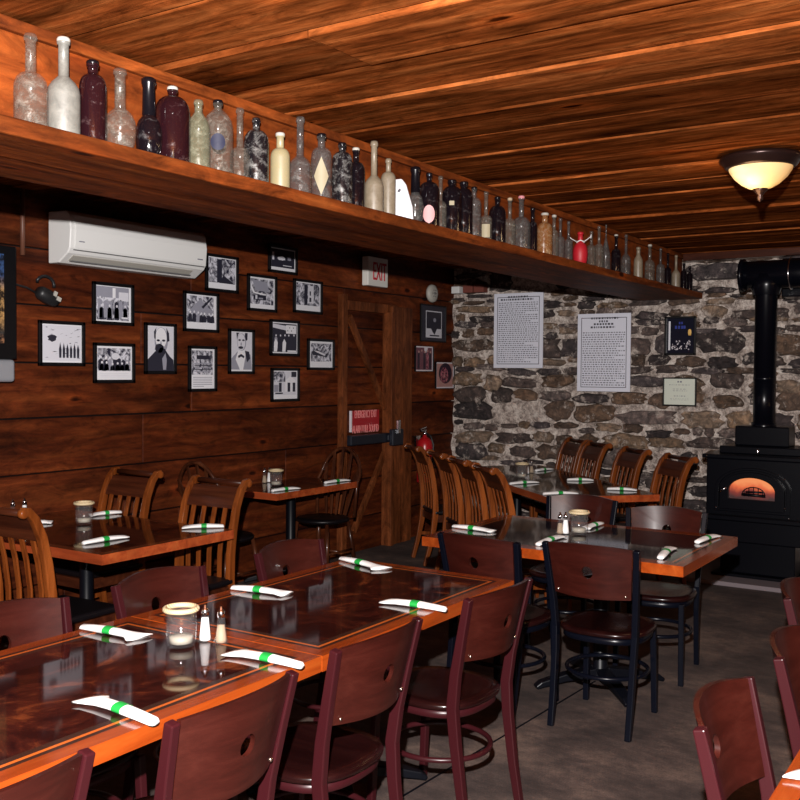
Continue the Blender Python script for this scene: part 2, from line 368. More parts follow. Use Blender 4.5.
M['b_white'] = plain('white_ceramic', (.72, .72, .76), rough=.3)
M['lab_blue'] = plain('label_blue', (.008, .010, .035), rough=.6)
M['lab_cream'] = plain('label_cream', (.36, .31, .20), rough=.6)
M['lab_pink'] = plain('label_pink', (.70, .36, .36), rough=.6)
M['cap_pink'] = plain('cap_pink', (.65, .25, .27), rough=.5)
M['cap_white'] = plain('cap_white', (.45, .43, .38), rough=.5)
M['cap_dark'] = plain('cap_dark', (.005, .004, .006), rough=.25, spec=.35)
M['cork'] = plain('cork', (.45, .34, .22), rough=.8)

def emis(name, col, st, base=(0, 0, 0)):
    mt, nt, b = nm(name); b.inputs['Base Color'].default_value = (*base, 1); b.inputs['Emission Color'].default_value = (*col, 1); b.inputs['Emission Strength'].default_value = st; setp(b, rough=.4); return mt
def fire_mat():
    mt, nt, b = nm('glowing_firebox'); L = nt.links; tc = N(nt, 'ShaderNodeTexCoord')
    n1 = N(nt, 'ShaderNodeTexNoise', i_Scale=7, i_Detail=3); L.new(tc.outputs['Object'], n1.inputs[0])
    sp = N(nt, 'ShaderNodeSeparateXYZ'); L.new(tc.outputs['Object'], sp.inputs[0])
    ad = N(nt, 'ShaderNodeMath', operation='MULTIPLY_ADD'); L.new(sp.outputs[2], ad.inputs[0]); ad.inputs[1].default_value = 5.0; ad.inputs[2].default_value = -3.55
    a2 = N(nt, 'ShaderNodeMath', operation='ADD'); L.new(ad.outputs[0], a2.inputs[0]); L.new(n1.outputs[0], a2.inputs[1])
    r = ramp(nt, [(.30, (.03, .002, .002)), (.55, (.22, .014, .004)), (.80, (.85, .14, .03)), (1, (1, .30, .09))], a2.outputs[0])
    b.inputs['Base Color'].default_value = (.02, .01, .01, 1); L.new(r.outputs[0], b.inputs['Emission Color']); b.inputs['Emission Strength'].default_value = .62; return mt
M['fire'] = fire_mat()
def shade_mat():
    mt, nt, b = nm('alabaster_shade'); L = nt.links; tc = N(nt, 'ShaderNodeTexCoord')
    n1 = N(nt, 'ShaderNodeTexNoise', i_Scale=9, i_Detail=3, i_Distortion=1); L.new(tc.outputs['Object'], n1.inputs[0])
    # bulb sits a little to one side inside the bowl
    vm = N(nt, 'ShaderNodeVectorMath', operation='DISTANCE'); vm.inputs[1].default_value = (-.07, -.10, -.10); L.new(tc.outputs['Object'], vm.inputs[0])
    ma = N(nt, 'ShaderNodeMath', operation='MULTIPLY_ADD'); L.new(n1.outputs[0], ma.inputs[0]); ma.inputs[1].default_value = .12; L.new(vm.outputs['Value'], ma.inputs[2])
    r = ramp(nt, [(.09, (1, .80, .45)), (.17, (1, .56, .16)), (.26, (.80, .36, .07)), (.36, (.60, .24, .04))], ma.outputs[0])
    L.new(r.outputs[0], b.inputs['Emission Color']); b.inputs['Base Color'].default_value = (.6, .45, .25, 1)
    s = ramp(nt, [(.08, (1, 1, 1)), (.35, (.45, .45, .45))], ma.outputs[0])
    mm = N(nt, 'ShaderNodeMath', operation='MULTIPLY'); L.new(s.outputs[0], mm.inputs[0]); mm.inputs[1].default_value = .62; L.new(mm.outputs[0], b.inputs['Emission Strength'])
    setp(b, rough=.3); return mt
M['shade'] = shade_mat()

# ================================================================== STRUCTURE
ZC = 2.75; XW = -5.15; YW = 8.95
XR, YB = 3.2, -1.6
rnd = random.Random(3)
def rc(): return (rnd.random(), rnd.random(), rnd.random())
# floor
f = MB(); f.lo((XW-.1, YB, -.06), (XR, YW+.15, 0)); struct(f.build('floor', M['floor']))
# joint strip line in the floor
f = MB(); a = Vector((-1.93, 4.55, 0)); b_ = Vector((-2.06, 2.3, 0)); f.bar([(-1.92, 4.9, .0005), (-2.09, 1.6, .0005)], .009, .003, (1, 0, 0)); struct(f.build('trim_1', M['castiron']))
# ceiling planks (run along x, .365 wide, butted with shadow gaps and uneven faces)
cl = MB(); y = YB; W_ = .372; y0 = 2.88 - W_*12
k = 0; y = y0
while y < YW+.1:
    x = XW-.1
    ends = [XW-.1, -3.4+rnd.random()*.5, -.4+rnd.random()*2.2, XR]
    if abs(y-2.50) < .05 or abs(y-2.51) < .06: ends = [XW-.1, -2.0, .9, XR]
    dz = (rnd.random()-.5)*.012
    for i in range(3):
        c = rc(); z = ZC+dz+(rnd.random()-.5)*.004
        sag = .006
        # slight cup across the board so that the edges catch light
        ya, yb = max(y+.004, YB), min(y+W_-.004, YW+.15)
        if yb <= ya: continue
        e_ = rnd.choice((.0, .002, .004, .007)); pr = [(ya, .006-e_*2), (ya+.004, -e_), ((ya+yb)/2, -.001), (yb-.006, .001), (yb, .008)]
        xs = [ends[i]+.003, ends[i+1]-.003]
        vs = [(xx, yy, z+zz) for xx in xs for yy, zz in pr]+[(xx, yy, z+.03) for xx in xs for yy in (ya, yb)]
        fs = [(j, j+1, j+6, j+5) for j in range(4)]+[(0, 5, 12, 10), (4, 11, 13, 9), (10, 12, 13, 11), (0, 10, 11, 4, 3, 2, 1), (5, 6, 7, 8, 9, 13, 12)]
        cl.add(vs, fs, 0, False, c)
    y += W_
cl.lo((XW-.1, YB, ZC+.032), (XR, YW+.15, ZC+.06), 1)
struct(cl.build('ceiling', [M['ceiling'], M['seam']], scol=True))
# left wall: horizontal planks with butt joints
wl = MB(); seams = [-.04, .31, .66, 1.0035, 1.3485, 1.691, 2.047, 2.395, 2.76]
joints = {3: [4.9], 4: [4.62, 6.9], 5: [7.6], 6: [4.62], 7: [5.1], 2: [3.2, 6.2], 1: [5.0], 0: [4.0]}
j0 = at_x(142, 440, XW).y; j1 = at_x(191, 408, XW).y; j2 = at_x(141, 335, XW).y; j3 = at_x(191, 290, XW).y
joints.update({3: [j0], 4: [j1], 5: [j2], 6: [j3, 7.0], 7: [4.4]})
for i in range(8):
    ys = [YB]+joints.get(i, [])+[YW+.1]
    for a, b2 in zip(ys[:-1], ys[1:]):
        dx = (rnd.random()-.5)*.012; g = .005
        wl.lo((XW-.03, a+.003, seams[i]+g), (XW+dx, b2-.003, seams[i+1]-g), 0, rc())
wl.lo((XW-.08, YB, -.04), (XW-.031, YW+.1, 2.8), 1)
struct(wl.build('wall_left', [M['wallwood'], M['black']], scol=True, bev=.003, seg=1))
# right and rear walls (out of frame; they close the room)
wr = MB()
for i in range(8): wr.lo((XR-.03, YB, seams[i]+.005), (XR+.01, YW+.1, seams[i+1]-.005), 0, rc())
struct(wr.build('wall_right', M['wallwood'], scol=True))
wr = MB()
for i in range(8): wr.lo((XW, YB-.03, seams[i]+.005), (XR, YB+.01, seams[i+1]-.005), 0, rc())
struct(wr.build('wall_back', M['wallwood'], scol=True))
# stone wall
sw = MB(); rs = random.Random(11)
nx, nz = 170, 60
X0, X1 = XW-.05, XR
def mort(x, z):
    return .012*math.sin(x*9.1+z*5)+.010*math.sin(z*23+x*3.7)+.010*math.sin(x*31-z*17)
vs = []; fs = []
for j in range(nz+1):
    for i in range(nx+1):
        x = X0+(X1-X0)*i/nx; z = -.05+2.85*j/nz
        vs.append((x, YW+.02-mort(x, z)-rs.random()*.012, z))
for j in range(nz):
    for i in range(nx):
        a = j*(nx+1)+i; fs.append((a, a+1, a+nx+2, a+nx+1))
sw.add(vs, fs, 1, True)
palette = [(.085, .062, .056), (.048, .036, .036), (.13, .082, .054), (.17, .115, .075), (.070, .056, .058), (.12, .092, .085), (.20, .145, .105), (.038, .029, .030), (.10, .066, .048), (.06, .044, .040)]
z = .0
while z < 2.76:
    h = rs.choice((.05, .07, .08, .10, .12, .15, .19))
    x = X0+rs.random()*.1
    while x < X1:
        wd = h*rs.uniform(1.1, 3.4) if h > .07 else rs.uniform(.12, .42)
        if rs.random() < .92:
            hh = h*rs.uniform(.66, 1.25); cz = z+h/2+rs.uniform(-.03, .03); cx = x+wd/2
            n = 18; ph = rs.random()*6; dep = rs.uniform(.03, .065); p = rs.uniform(2.5, 4.5); tilt = rs.uniform(-.07, .07)
            jit = [1+rs.uniform(-.20, .16) for _ in range(n)]
            base = []
            ring = []
            for (sc, dp) in ((1.0, -.02), (.97, .45), (.86, .85), (.55, 1.0)):
                for k in range(n):
                    a = 2*PI*k/n; ca, sa = math.cos(a), math.sin(a)
                    r = (abs(ca)**p+abs(sa)**p)**(-1/p)*jit[k]
                    u = ca*r*wd*.48*sc; v = sa*r*hh*.48*sc
                    u, v = u-v*tilt, v+u*tilt
                    ring.append((cx+u, YW+.015-dep*dp-(rs.uniform(0, .016) if dp > .3 else 0), cz+v))
            ring.append((cx+rs.uniform(-.02, .02), YW+.015-dep-rs.uniform(0, .01), cz))
            fs = []
            for q in range(3):
                for k in range(n): fs.append((q*n+k, q*n+(k+1) % n, (q+1)*n+(k+1) % n, (q+1)*n+k))
            fs += [(3*n+k, 3*n+(k+1) % n, 4*n) for k in range(n)]
            c = rs.choice(palette); g = rs.uniform(.75, 1.35)
            if min(q[2] for q in ring) > -.03: sw.add(ring, fs, 0, rs.random() < .35, tuple(q*g for q in c))
        x += wd+rs.uniform(.0, .03)
    z += h*.96+rs.uniform(.0, .012)
struct(sw.build('wall_far', [M['stone'], M['mortar']], scol=True))
# wooden ledger above the stone wall, under the ceiling
t = MB(); t.lo((-2.66, YW-.17, 2.672), (XR, YW-.02, ZC-.012)); struct(t.build('trim_2', M['slatdark'], bev=.004))

# ---- door in the left wall (planked leaf with Z brace, timber posts)
dr = thing('door_1', 'plank door with Z brace', 'door'); del dr['label']; del dr['category']; struct(dr); dr.location = (XW, 7.4, 0)
def dobj(mb, name, mat, **k):
    o = mb.build(name, mat, None, **k); o.parent = dr; o.location = (-XW, -7.4, 0); return o
p = MB(); yl0, yl1 = at_x(339, 400, XW+.02).y, at_x(347.5, 400, XW+.06).y; p.lo((XW+.0, yl0, 0), (XW+.06, yl1, 2.335)); dobj(p, 'left_post', M['doorwood'], bev=.004)
p = MB(); p.lo((XW, yl1, 2.20), (XW+.045, 7.80, 2.285)); dobj(p, 'header_board', M['doorwood'], bev=.003)
p = MB(); yr0, yr1, yr2 = at_x(389, 400, XW+.10).y, at_x(395, 400, XW+.11).y, at_x(412, 400, XW+.08).y; p.lo((XW, yr1, 0), (XW+.08, yr2, 2.27)); dobj(p, 'right_post', M['doorwood'], bev=.005)
p = MB(); p.lo((XW, yr0+.03, 0), (XW+.11, yr1-.003, 2.21)); dobj(p, 'stop_strip', M['doorwood'], bev=.004)
p = MB()
a = at_x(349, 316, XW+.02); b_ = at_x(391, 424, XW+.02); p.bar([a, b_], .035, .055, (1, 0, 0))
a = at_x(391, 436, XW+.02); b_ = at_x(353, 532, XW+.02); p.bar([a, b_], .035, .055, (1, 0, 0)); dobj(p, 'brace', M['doorwood'], bev=.003)
p = MB(); za = at_x(348, 441, XW+.07).z; p.lo((XW+.02, yl1+.01, za-.045), (XW+.10, yr0+.02, za+.045)); p.lo((XW+.115, yr0-.02, za-.075), (XW+.165, yr0+.16, za+.08))
p.lo((XW+.08, yr0-.02, za-.03), (XW+.115, yr0+.02, za+.03)); pb = dobj(p, 'push_bar', M['silver'] if 0 else plain('dark_steel', (.014, .017, .026), rough=.35, metal=.2), bev=.01)
p = MB(); p.box((XW+.17, yr0+.06, za+.10), (.03, .035, .13)); q = p.build('latch', M['chrome'], pb, bev=.006)

def text_mesh(s, size, mat, name, extrude=.002, spacing=1.0):
    cu = bpy.data.curves.new(name, 'FONT'); cu.body = s; cu.size = size; cu.extrude = extrude; cu.align_x = 'CENTER'; cu.align_y = 'CENTER'; cu.space_line = spacing
    tmp = bpy.data.objects.new(name, cu); C.objects.link(tmp)
    dg = bpy.context.evaluated_depsgraph_get(); dg.update()
    me = bpy.data.meshes.new_from_object(tmp.evaluated_get(dg)); bpy.data.objects.remove(tmp); bpy.data.curves.remove(cu)
    me.materials.clear(); me.materials.append(mat)
    o = bpy.data.objects.new(name, me); C.objects.link(o); return o
WALLROT = Euler((PI/2, 0, PI/2))   # text reading along +y on the left wall, facing +x

# emergency sign on the door
a = at_x(355, 411, XW+.055); b_ = at_x(382.5, 430, XW+.055)
es = thing('emergency_exit_sign', 'small red door sign lettered EMERGENCY EXIT above the push bar', 'sign', (XW+.005, (a.y+b_.y)/2, (a.z+b_.z)/2))
hw, hh = (b_.y-a.y)/2, (a.z-b_.z)/2
p = MB(); p.lo((0, -hw, -hh), (.012, hw, hh)); p.build('plate', M['signred'], es, bev=.002)
p = MB(); p.lo((0, -hw-.018, -hh), (.02, -hw-.002, hh)); p.build('edge_strip', M['paperedge'], es)
tx = text_mesh('EMERGENCY EXIT\nALARM WILL SOUND', .088, M['signpink'], 'lettering', spacing=1.35); tx.parent = es; tx.rotation_euler = WALLROT
tx.location = (.014, 0, -.01); sc = (2*hw*.94)/tx.dimensions.x if tx.dimensions.x else 1; tx.scale = (sc, 1.15, 1)

# ---- EXIT sign
a = at_x(362, 262, XW+.02); b_ = at_x(388, 287, XW+.09); a.z = at_x(375, 257, XW+.09).z; b_.z = at_x(375, 286, XW+.09).z
ex = thing('exit_sign', 'white box sign with red EXIT letters under the shelf shadow', 'sign', (XW+.02, (a.y+b_.y)/2, (a.z+b_.z)/2))
hw = (b_.y-a.y)/2
p = MB(); p.lo((0, -hw, -(a.z-b_.z)/2), (.07, hw, (a.z-b_.z)/2)); p.build('housing', M['exitface'], ex, bev=.008)
tx = text_mesh('EXIT', .235, M['exitletter'], 'lettering', .003); tx.parent = ex; tx.rotation_euler = WALLROT; tx.location = (.072, .02, -.005); tx.scale = (.46, 1, 1)

# ---- smoke detector / horn, corner box, brick
a = at_x(432.5, 293.5, XW+.03)
hn = thing('wall_alarm', 'round white alarm on the plank wall right of the exit sign', 'alarm', (XW+.006, a.y, a.z), 0)
p = MB(); p.lathe([(.088, 0), (.092, .02), (.085, .04), (.06, .05), (0, .052)], n=28, rot=Euler((0, PI/2, 0)).to_matrix()); p.build('body', M['cap_white'], hn)
p = MB()
for k in range(6): p.box((.051, math.cos(k*PI/3)*.035, math.sin(k*PI/3)*.035), (.004, .012, .012))
p.lathe([(.014, 0), (.012, .006)], (.050, 0, 0), 12, rot=Euler((0, PI/2, 0)).to_matrix()); p.build('grille', M['seam'], hn)
a = at_y(451.5, 287, YW-.1); b_ = at_y(461, 293.5, YW-.1)
p = MB(); p.lo((a.x+.02, YW-.14, b_.z), (b_.x, YW-.02, a.z)); o = p.build('corner_box', M['white'], bev=.006); tag(o, 'tiny white box high in the corner where plank and stone walls meet', 'box')
a = at_y(462, 285, YW-.1); b_ = at_y(484, 292, YW-.1)
p = MB()
for k in range(2): p.lo((a.x+(b_.x-a.x)*k/2+.008, YW-.10, b_.z), (a.x+(b_.x-a.x)*(k+1)/2-.008, YW-.0, a.z))
struct(p.build('trim_3', M['brick'], bev=.006))

# ================================================================== BOTTLE SHELF
XS0, XS1, ZS, ZS0 = -3.10, -2.50, 2.385, 2.332
YE = 8.86
sh = thing('bottle_shelf', 'long rough pine shelf hung under the ceiling carrying the old bottles', 'shelf', (XS1, 4, ZS))
def sobj(mb, name, mat, **k):
    o = mb.build(name, mat, None, **k); o.parent = sh; o.location = (-XS1, -4, -ZS); return o
p = MB(); p.lo((-2.785, -1.2, ZS0), (XS1, YE, ZS)); sobj(p, 'front_plank', M['shelfwood'], bev=.006)
p = MB(); p.lo((XS0, -1.2, ZS0+.004), (-2.790, YE, ZS-.002)); sobj(p, 'rear_plank', M['shelfwood'], bev=.004)
p = MB(); p.lo((-2.72, -1.2, ZS+.001), (-2.69, YE, ZC-.012)); sobj(p, 'back_board', M['backwood'])
p = MB(); p.lo((-2.69, -1.2, ZC-.052), (-2.665, YE, ZC-.012)); sobj(p, 'top_trim', M['shelfwood'], bev=.004)
p = MB(); p.lo((XS0, -1.2, ZS+.001), (XS0+.03, YE, ZC-.012)); sobj(p, 'rear_board', M['slatdark'])

# ---- bottles: (x0, x1, top y, profile, glass, neck fraction, neck width fraction, cap, extra, description)
B = [
 (14, 47, 34, 'round', 'b_clear', .40, .34, None, 'tall clear dusty bottle, leftmost on the shelf'),
 (47.5, 79.5, 38, 'slope', 'b_frost', .40, .34, 'cap_white', 'tall frosted white bottle beside the leftmost one'),
 (79.5, 106, 61, 'round', 'b_brown', .16, .40, 'cap_dark', 'straight dark brown bottle with a short black neck, third from the left end'),
 (104, 136, 69, 'globe', 'b_clear', .48, .36, None, 'clear round-bodied bottle with a tall thick neck near the left end'),
 (135.5, 162, 78, 'globe', 'b_dark', .46, .42, 'cap_dark', 'black pear-shaped bottle with dark neck, fifth from the left'),
 (155, 190, 87, 'round', 'b_brown', .12, .26, 'cap_white', 'wide plum-brown jug bottle with a small white cap'),
 (187, 210, 100, 'slope', 'b_green', .20, .36, None, 'pale greenish bottle right of the wide brown jug'),
 (202, 234, 100.5, 'slope', 'b_clear', .14, .28, 'cap_dark', 'broad clear bottle with a round dark blue label'),
 (230, 250, 108, 'round', 'b_clear', .52, .36, None, 'small clear bottle with long thin neck beside the blue label bottle'),
 (242.5, 270, 118, 'round', 'b_grime', .18, .30, None, 'dark bottle streaked white, right of a thin clear neck'),
 (270.5, 290, 133, 'square', 'b_yellow', .26, .40, 'cap_white', 'small cream yellow bottle with short neck'),
 (289, 311.5, 117, 'slope', 'b_grey', .50, .34, None, 'tall grey glass bottle with a long tapering neck'),
 (311, 332, 134, 'round', 'b_grey', .20, .38, 'cap_dark', 'grey bottle with a cream diamond label'),
 (332, 352.5, 143, 'round', 'b_grime', .14, .34, 'cap_dark', 'squat grimy black bottle right of the diamond label'),
 (347, 365, 148, 'round', 'b_dark', .22, .34, 'cap_white', 'dark bottle with a pale neck beside the grimy black one'),
 (364.5, 384, 141, 'slope', 'b_beige', .48, .34, None, 'tall beige dirty bottle with a long neck'),
 (381, 396, 158.7, 'round', 'b_beige', .22, .36, None, 'shorter beige dirty bottle behind the tall beige one'),
 (394, 414, 179, 'slab', 'b_white', 0, 0, None, 'upright white ceramic piece with a slanted top among the bottles'),
 (407, 424, 167, 'globe', 'b_grey', .44, .46, 'cap_dark', 'grey bottle with a black neck right of the white ceramic piece'),
 (419, 439.5, 173, 'round', 'b_dark', .16, .26, 'cap_dark', 'dark round bottle with a pink label'),
 (434.5, 447, 176, 'round', 'b_clear', .44, .34, None, 'thin clear bottle between two dark bottles'),
 (441, 463, 180, 'round', 'b_dark', .12, .38, 'cap_dark', 'big black bottle, left of a touching pair'),
 (455, 473, 182, 'round', 'b_dark', .12, .40, 'cap_dark', 'big black bottle, right of a touching pair'),
 (467, 481.5, 187, 'round', 'b_grey', .20, .34, 'cap_dark', 'greyish bottle right of the black pair'),
 (480, 492.5, 191.5, 'round', 'b_clear', .46, .34, None, 'clear long-necked bottle with a small cream label'),
 (489, 506, 197, 'round', 'b_dark', .18, .30, 'cap_dark', 'rounded black bottle right of the small cream label'),
 (504, 516, 198, 'round', 'b_clear', .40, .34, 'cork', 'clear corked bottle beside the rounded black one'),
 (512, 531, 196, 'round', 'b_grey', .38, .28, 'cap_pink', 'wide grey bottle with a pink cap'),
 (528, 537.5, 208, 'round', 'b_dark', .30, .42, 'cap_dark', 'slim black bottle right of the pink capped bottle'),
 (537, 553, 213, 'square', 'b_amber', .22, .40, 'cap_white', 'beige and amber bottle halfway along the shelf'),
 (549.5, 559, 215, 'round', 'b_clear', .34, .40, 'cap_white', 'clear bottle touching the amber one'),
 (556, 565, 218, 'round', 'b_grey', .42, .36, None, 'grey slim bottle, second after the amber one'),
 (564.5, 573, 221, 'round', 'b_grey', .42, .36, None, 'grey slim bottle just left of the red one'),
 (573, 588, 232, 'globe', 'b_red', .30, .36, None, 'bright red wrapped bottle tied with white string'),
 (587, 596, 231, 'round', 'b_clear', .36, .36, None, 'short clear bottle just right of the red one'),
 (594.5, 604, 226, 'round', 'b_clear', .40, .34, None, 'taller clear bottle second right of the red one'),
 (601.5, 611, 219, 'tear', 'b_grey', .60, .16, None, 'tall grey teardrop bottle, tallest on the far half of the shelf'),
 (611.5, 621, 234.5, 'round', 'b_dark', .36, .34, 'cap_white', 'dark bottle with white mouth right of the teardrop bottle'),
 (621.5, 631, 234.5, 'slope', 'b_grey', .46, .30, None, 'grey bottle with a long slim neck, second from the teardrop'),
 (634, 643, 247, 'slope', 'b_beige', .26, .44, None, 'curvy beige bottle on the far third of the shelf'),
 (645, 655, 244.5, 'round', 'b_clear', .40, .34, 'cap_white', 'bright clear bottle with a large white stopper'),
 (656.5, 665, 248, 'round', 'b_grey', .42, .30, None, 'grey bottle right of the large white stopper'),
 (664.5, 671.5, 253, 'round', 'b_dark', .42, .34, None, 'dark slim bottle, fifth from the far end'),
 (672, 680.5, 255, 'slope', 'b_beige', .44, .32, None, 'dull beige bottle, fourth from the far end'),
 (681, 687, 263, 'round', 'b_dark', .26, .40, 'cap_dark', 'black bottle, third from the far end of the shelf'),
 (687, 693, 266, 'round', 'b_dark', .26, .40, 'cap_dark', 'black bottle, second from the far end of the shelf'),
 (694, 700.5, 269, 'square', 'b_dark', .34, .40, 'cap_dark', 'last little bottle with a bright highlight at the far end of the shelf'),
]
def bottle_profile(kind, r, h, nf, nwf):
    nr = r*nwf; hb = h*(1-nf)
    P = [(r*.0, 0), (r*.9, 0), (r*.98, h*.015), (r, h*.04)]
    if kind in ('round', 'square'):
        sh_ = min(r*.95, hb*.4)
        P += [(r, hb-sh_)]
        for k in range(1, 7):
            a = k/6*PI/2; P.append((nr+(r-nr)*math.cos(a), hb-sh_+sh_*math.sin(a)))
    elif kind == 'slope':
        P += [(r, hb*.74), (r*.93, hb*.84), (r*.72, hb*.93), (r*.5, hb*.985), (max(nr*1.15, 0), hb*1.02)]
    elif kind == 'globe':
        P = [(0, 0), (r*.6, 0), (r*.74, h*.02), (r*.93, hb*.25), (r, hb*.5), (r*.97, hb*.68), (r*.8, hb*.86), (r*.55, hb*.96), (nr*1.1, hb)]
    elif kind == 'tear':
        P += [(r, hb*.8), (r*.8, hb*1.1), (r*.45, hb*1.5), (nr*1.2, hb*1.8)]
    P += [(nr*.96, max(hb*1.03, P[-1][1]+.002)), (nr*.92, h*.93), (nr*1.15, h*.935), (nr*1.2, h*.955), (nr*1.15, h*.975), (nr, h), (nr*.7, h)]
    return P
XB = -2.60
prev = {}
for i, (x0, x1, ty, kind, mat, nf, nwf, cap, desc) in enumerate(B):
    xb = XB-.008
    if i in (8, 14, 16, 20): xb -= .02
    c = at_x((x0+x1)/2, ty, xb)
    dist = (c-Vector((0, 0, CH))).dot(CF)
    r = min(.5*(x1-x0)/FPX*dist, .062); h = c.z-ZS-.002
    h = min(h, ZC-ZS-.02); c.y = min(c.y, YE-.04)
    if prev:
        dd = math.hypot(c.y-prev['y'], xb-prev['x'])-prev['r']-.003
        r = max(min(r, dd), r*.90)
    prev = dict(y=c.y, x=xb, r=r)
    lab = desc
    root = thing('glass_bottle' if kind != 'slab' else 'white_ceramic_jar', lab, 'bottle' if kind != 'slab' else 'ceramic piece', (xb, c.y, ZS+.001), YAW+rnd.uniform(-.2, .2), 'old bottles on the long shelf' if kind != 'slab' else None)
    if kind == 'slab':
        p = MB(); w_ = r*1.0
        p.poly([(-w_, -.02, 0), (w_, -.02, 0), (w_*.9, -.02, h*.35), (w_*.25, -.02, h*.86), (-w_*.2, -.02, h), (-w_, -.02, h*.98)], .045, (0, 1, 0)); p.build('body', M['b_white'], root, bev=.008, seg=3)
        p = MB(); p.box((-w_*.45, -.022, h*.72), (.012, .003, .018), Euler((0, .6, 0)).to_matrix()); p.build('mark', M['pdark'], root)
        continue
    n = 28 if i < 20 else 16
    prof = bottle_profile(kind, r, h, nf, nwf)
    p = MB()
    if kind == 'square': p.lathe(prof, n=n, sy=.8)
    else: p.lathe(prof, n=n)
    p.build('glass_body', M[mat], root)
    nr = r*nwf
    if cap:
        p = MB(); dk = cap == 'cap_dark' and kind == 'globe'
        z0 = h*(1-nf)*1.0 if dk else h*.925
        if dk: p.lathe([(nr*1.18, z0), (nr*1.08, h*.9), (nr*1.32, h*.93), (nr*1.32, h*.985), (nr*.9, h*1.005)], n=n)
        else: p.lathe([(nr*1.16, z0+h*.02), (nr*1.22, h*.985), (nr*1.05, h*1.004)], n=n)
        p.build('neck_cover' if dk else 'cap', M[cap], root)
    toc = Euler((0, 0, -(YAW))).to_matrix()
    def lab_patch(name, mat2, cz, hw_, hh_, shape):
        q = MB(); vs = []; R_ = r*1.012
        if shape == 'round':
            pts = [(math.cos(2*PI*k/18)*hw_, math.sin(2*PI*k/18)*hh_) for k in range(18)]
        elif shape == 'diamond': pts = [(-hw_, 0), (0, -hh_), (hw_, 0), (0, hh_)]
        else: pts = [(-hw_, -hh_), (hw_, -hh_), (hw_, hh_), (-hw_, hh_)]
        pts = [((1-t)*P_[0]+t*Q_[0], (1-t)*P_[1]+t*Q_[1]) for P_, Q_ in zip(pts, pts[1:]+pts[:1]) for t in ((0,) if shape == 'round' else (0, .2, .4, .6, .8))]
        # wrap on the glass, on the side towards the room
        face = -PI/2-root.rotation_euler.z+math.atan2(-xb, c.y)*1.0
        g = MB(); K = len(pts); ctr = []
        for s_ in (0, .34, .67, 1):
            for u, v in pts: a = face+u*s_/R_; g.v.append((R_*math.cos(a), R_*math.sin(a), cz+v*s_))
        for s_ in range(3):
            for k in range(K): g.f.append((s_*K+k, s_*K+(k+1) % K, (s_+1)*K+(k+1) % K, (s_+1)*K+k)); g.mi.append(0); g.sm.append(True); g.c.append((1, 1, 1))
        g.build(name, mat2, root, fix=False)
    if 'blue label' in desc and i == 7: lab_patch('label', M['lab_blue'], h*.42, r*.5, r*.55, 'round')
    if i == 12: lab_patch('label', M['lab_cream'], h*.36, r*.75, h*.28, 'diamond')
    if i == 19: lab_patch('label', M['lab_pink'], h*.24, r*.6, h*.16, 'round')
    if i == 24: lab_patch('label', M['lab_cream'], h*.22, r*.7, h*.13, 'rect')
    if i == 21: lab_patch('label', M['lab_cream'], h*.55, r*.25, h*.04, 'rect')
    if kind == 'globe' and mat == 'b_red':
        p = MB(); p.tube([(nr*1.5*math.cos(a), nr*1.5*math.sin(a), h*.72+.006*math.sin(3*a)) for a in [2*PI*k/16 for k in range(16)]], .004, 6, closed=True)
        p.tube([(nr*1.4, 0, h*.72), (r*1.3, .01, h*.86), (r*1.4, -.02, h*.92), (r*1.35, -.02, h*.80)], .003, 6)
        p.tube([(-nr*1.4, 0, h*.72), (-r*1.2, -.01, h*.80), (-r*1.4, -.02, h*.84)], .003, 6)
        p.build('string', M['napkin'], root)

# ================================================================== WALL THINGS
# air conditioner
a = at_x(50, 218, XW); b_ = at_x(207, 240, XW+.2)
acy0, acy1 = a.y-.02, at_x(207, 240, XW+.17).y-.05
ac = thing('air_conditioner', 'long white wall-mounted air conditioner under the shelf', 'air conditioner', (XW+.008, (acy0+acy1)/2, 2.31))
L2 = (acy1-acy0)/2
prof = [(0, 0), (.10, 0), (.185, .055), (.205, .085), (.215, .20), (.20, .29), (.17, .315), (0, .32)]
p = MB(); vs = [(x, s*L2, z) for s in (-1, 1) for x, z in prof]; n = len(prof)
p.add(vs, [tuple(range(n-1, -1, -1)), tuple(range(n, 2*n))]+[(k, (k+1) % n, n+(k+1) % n, n+k) for k in range(n)]); p.build('casing', M['white'], ac, bev=.008, seg=3)
p = MB(); p.add([(x+.004, s*(L2-.035), z) for s in (-1, 1) for x, z in ((.206, .088), (.216, .20), (.203, .285))], [(0, 1, 4, 3), (1, 2, 5, 4)]); o = p.build('front_panel', M['white'], ac, fix=False); sm = o.modifiers.new('s', 'SOLIDIFY'); sm.thickness = .004
p = MB(); p.bar([(.150, -L2+.05, .030), (.150, L2-.10, .030)], .055, .004, (1, 0, .62)); p.build('louver', M['cap_white'], ac)
p = MB(); p.lo((.199, -L2+.03, .072), (.2075, L2-.02, .078)); p.lo((.125, -L2+.06, .008), (.150, L2-.10, .016)); p.build('gap_line', M['seam'], ac)
p = MB(); p.lo((.2155, -L2+.06, .125), (.2215, -L2+.10, .131)); p.lo((.2155, L2-.10, .118), (.2215, L2-.05, .126)); p.build('badge', M['inkgrey'], ac)

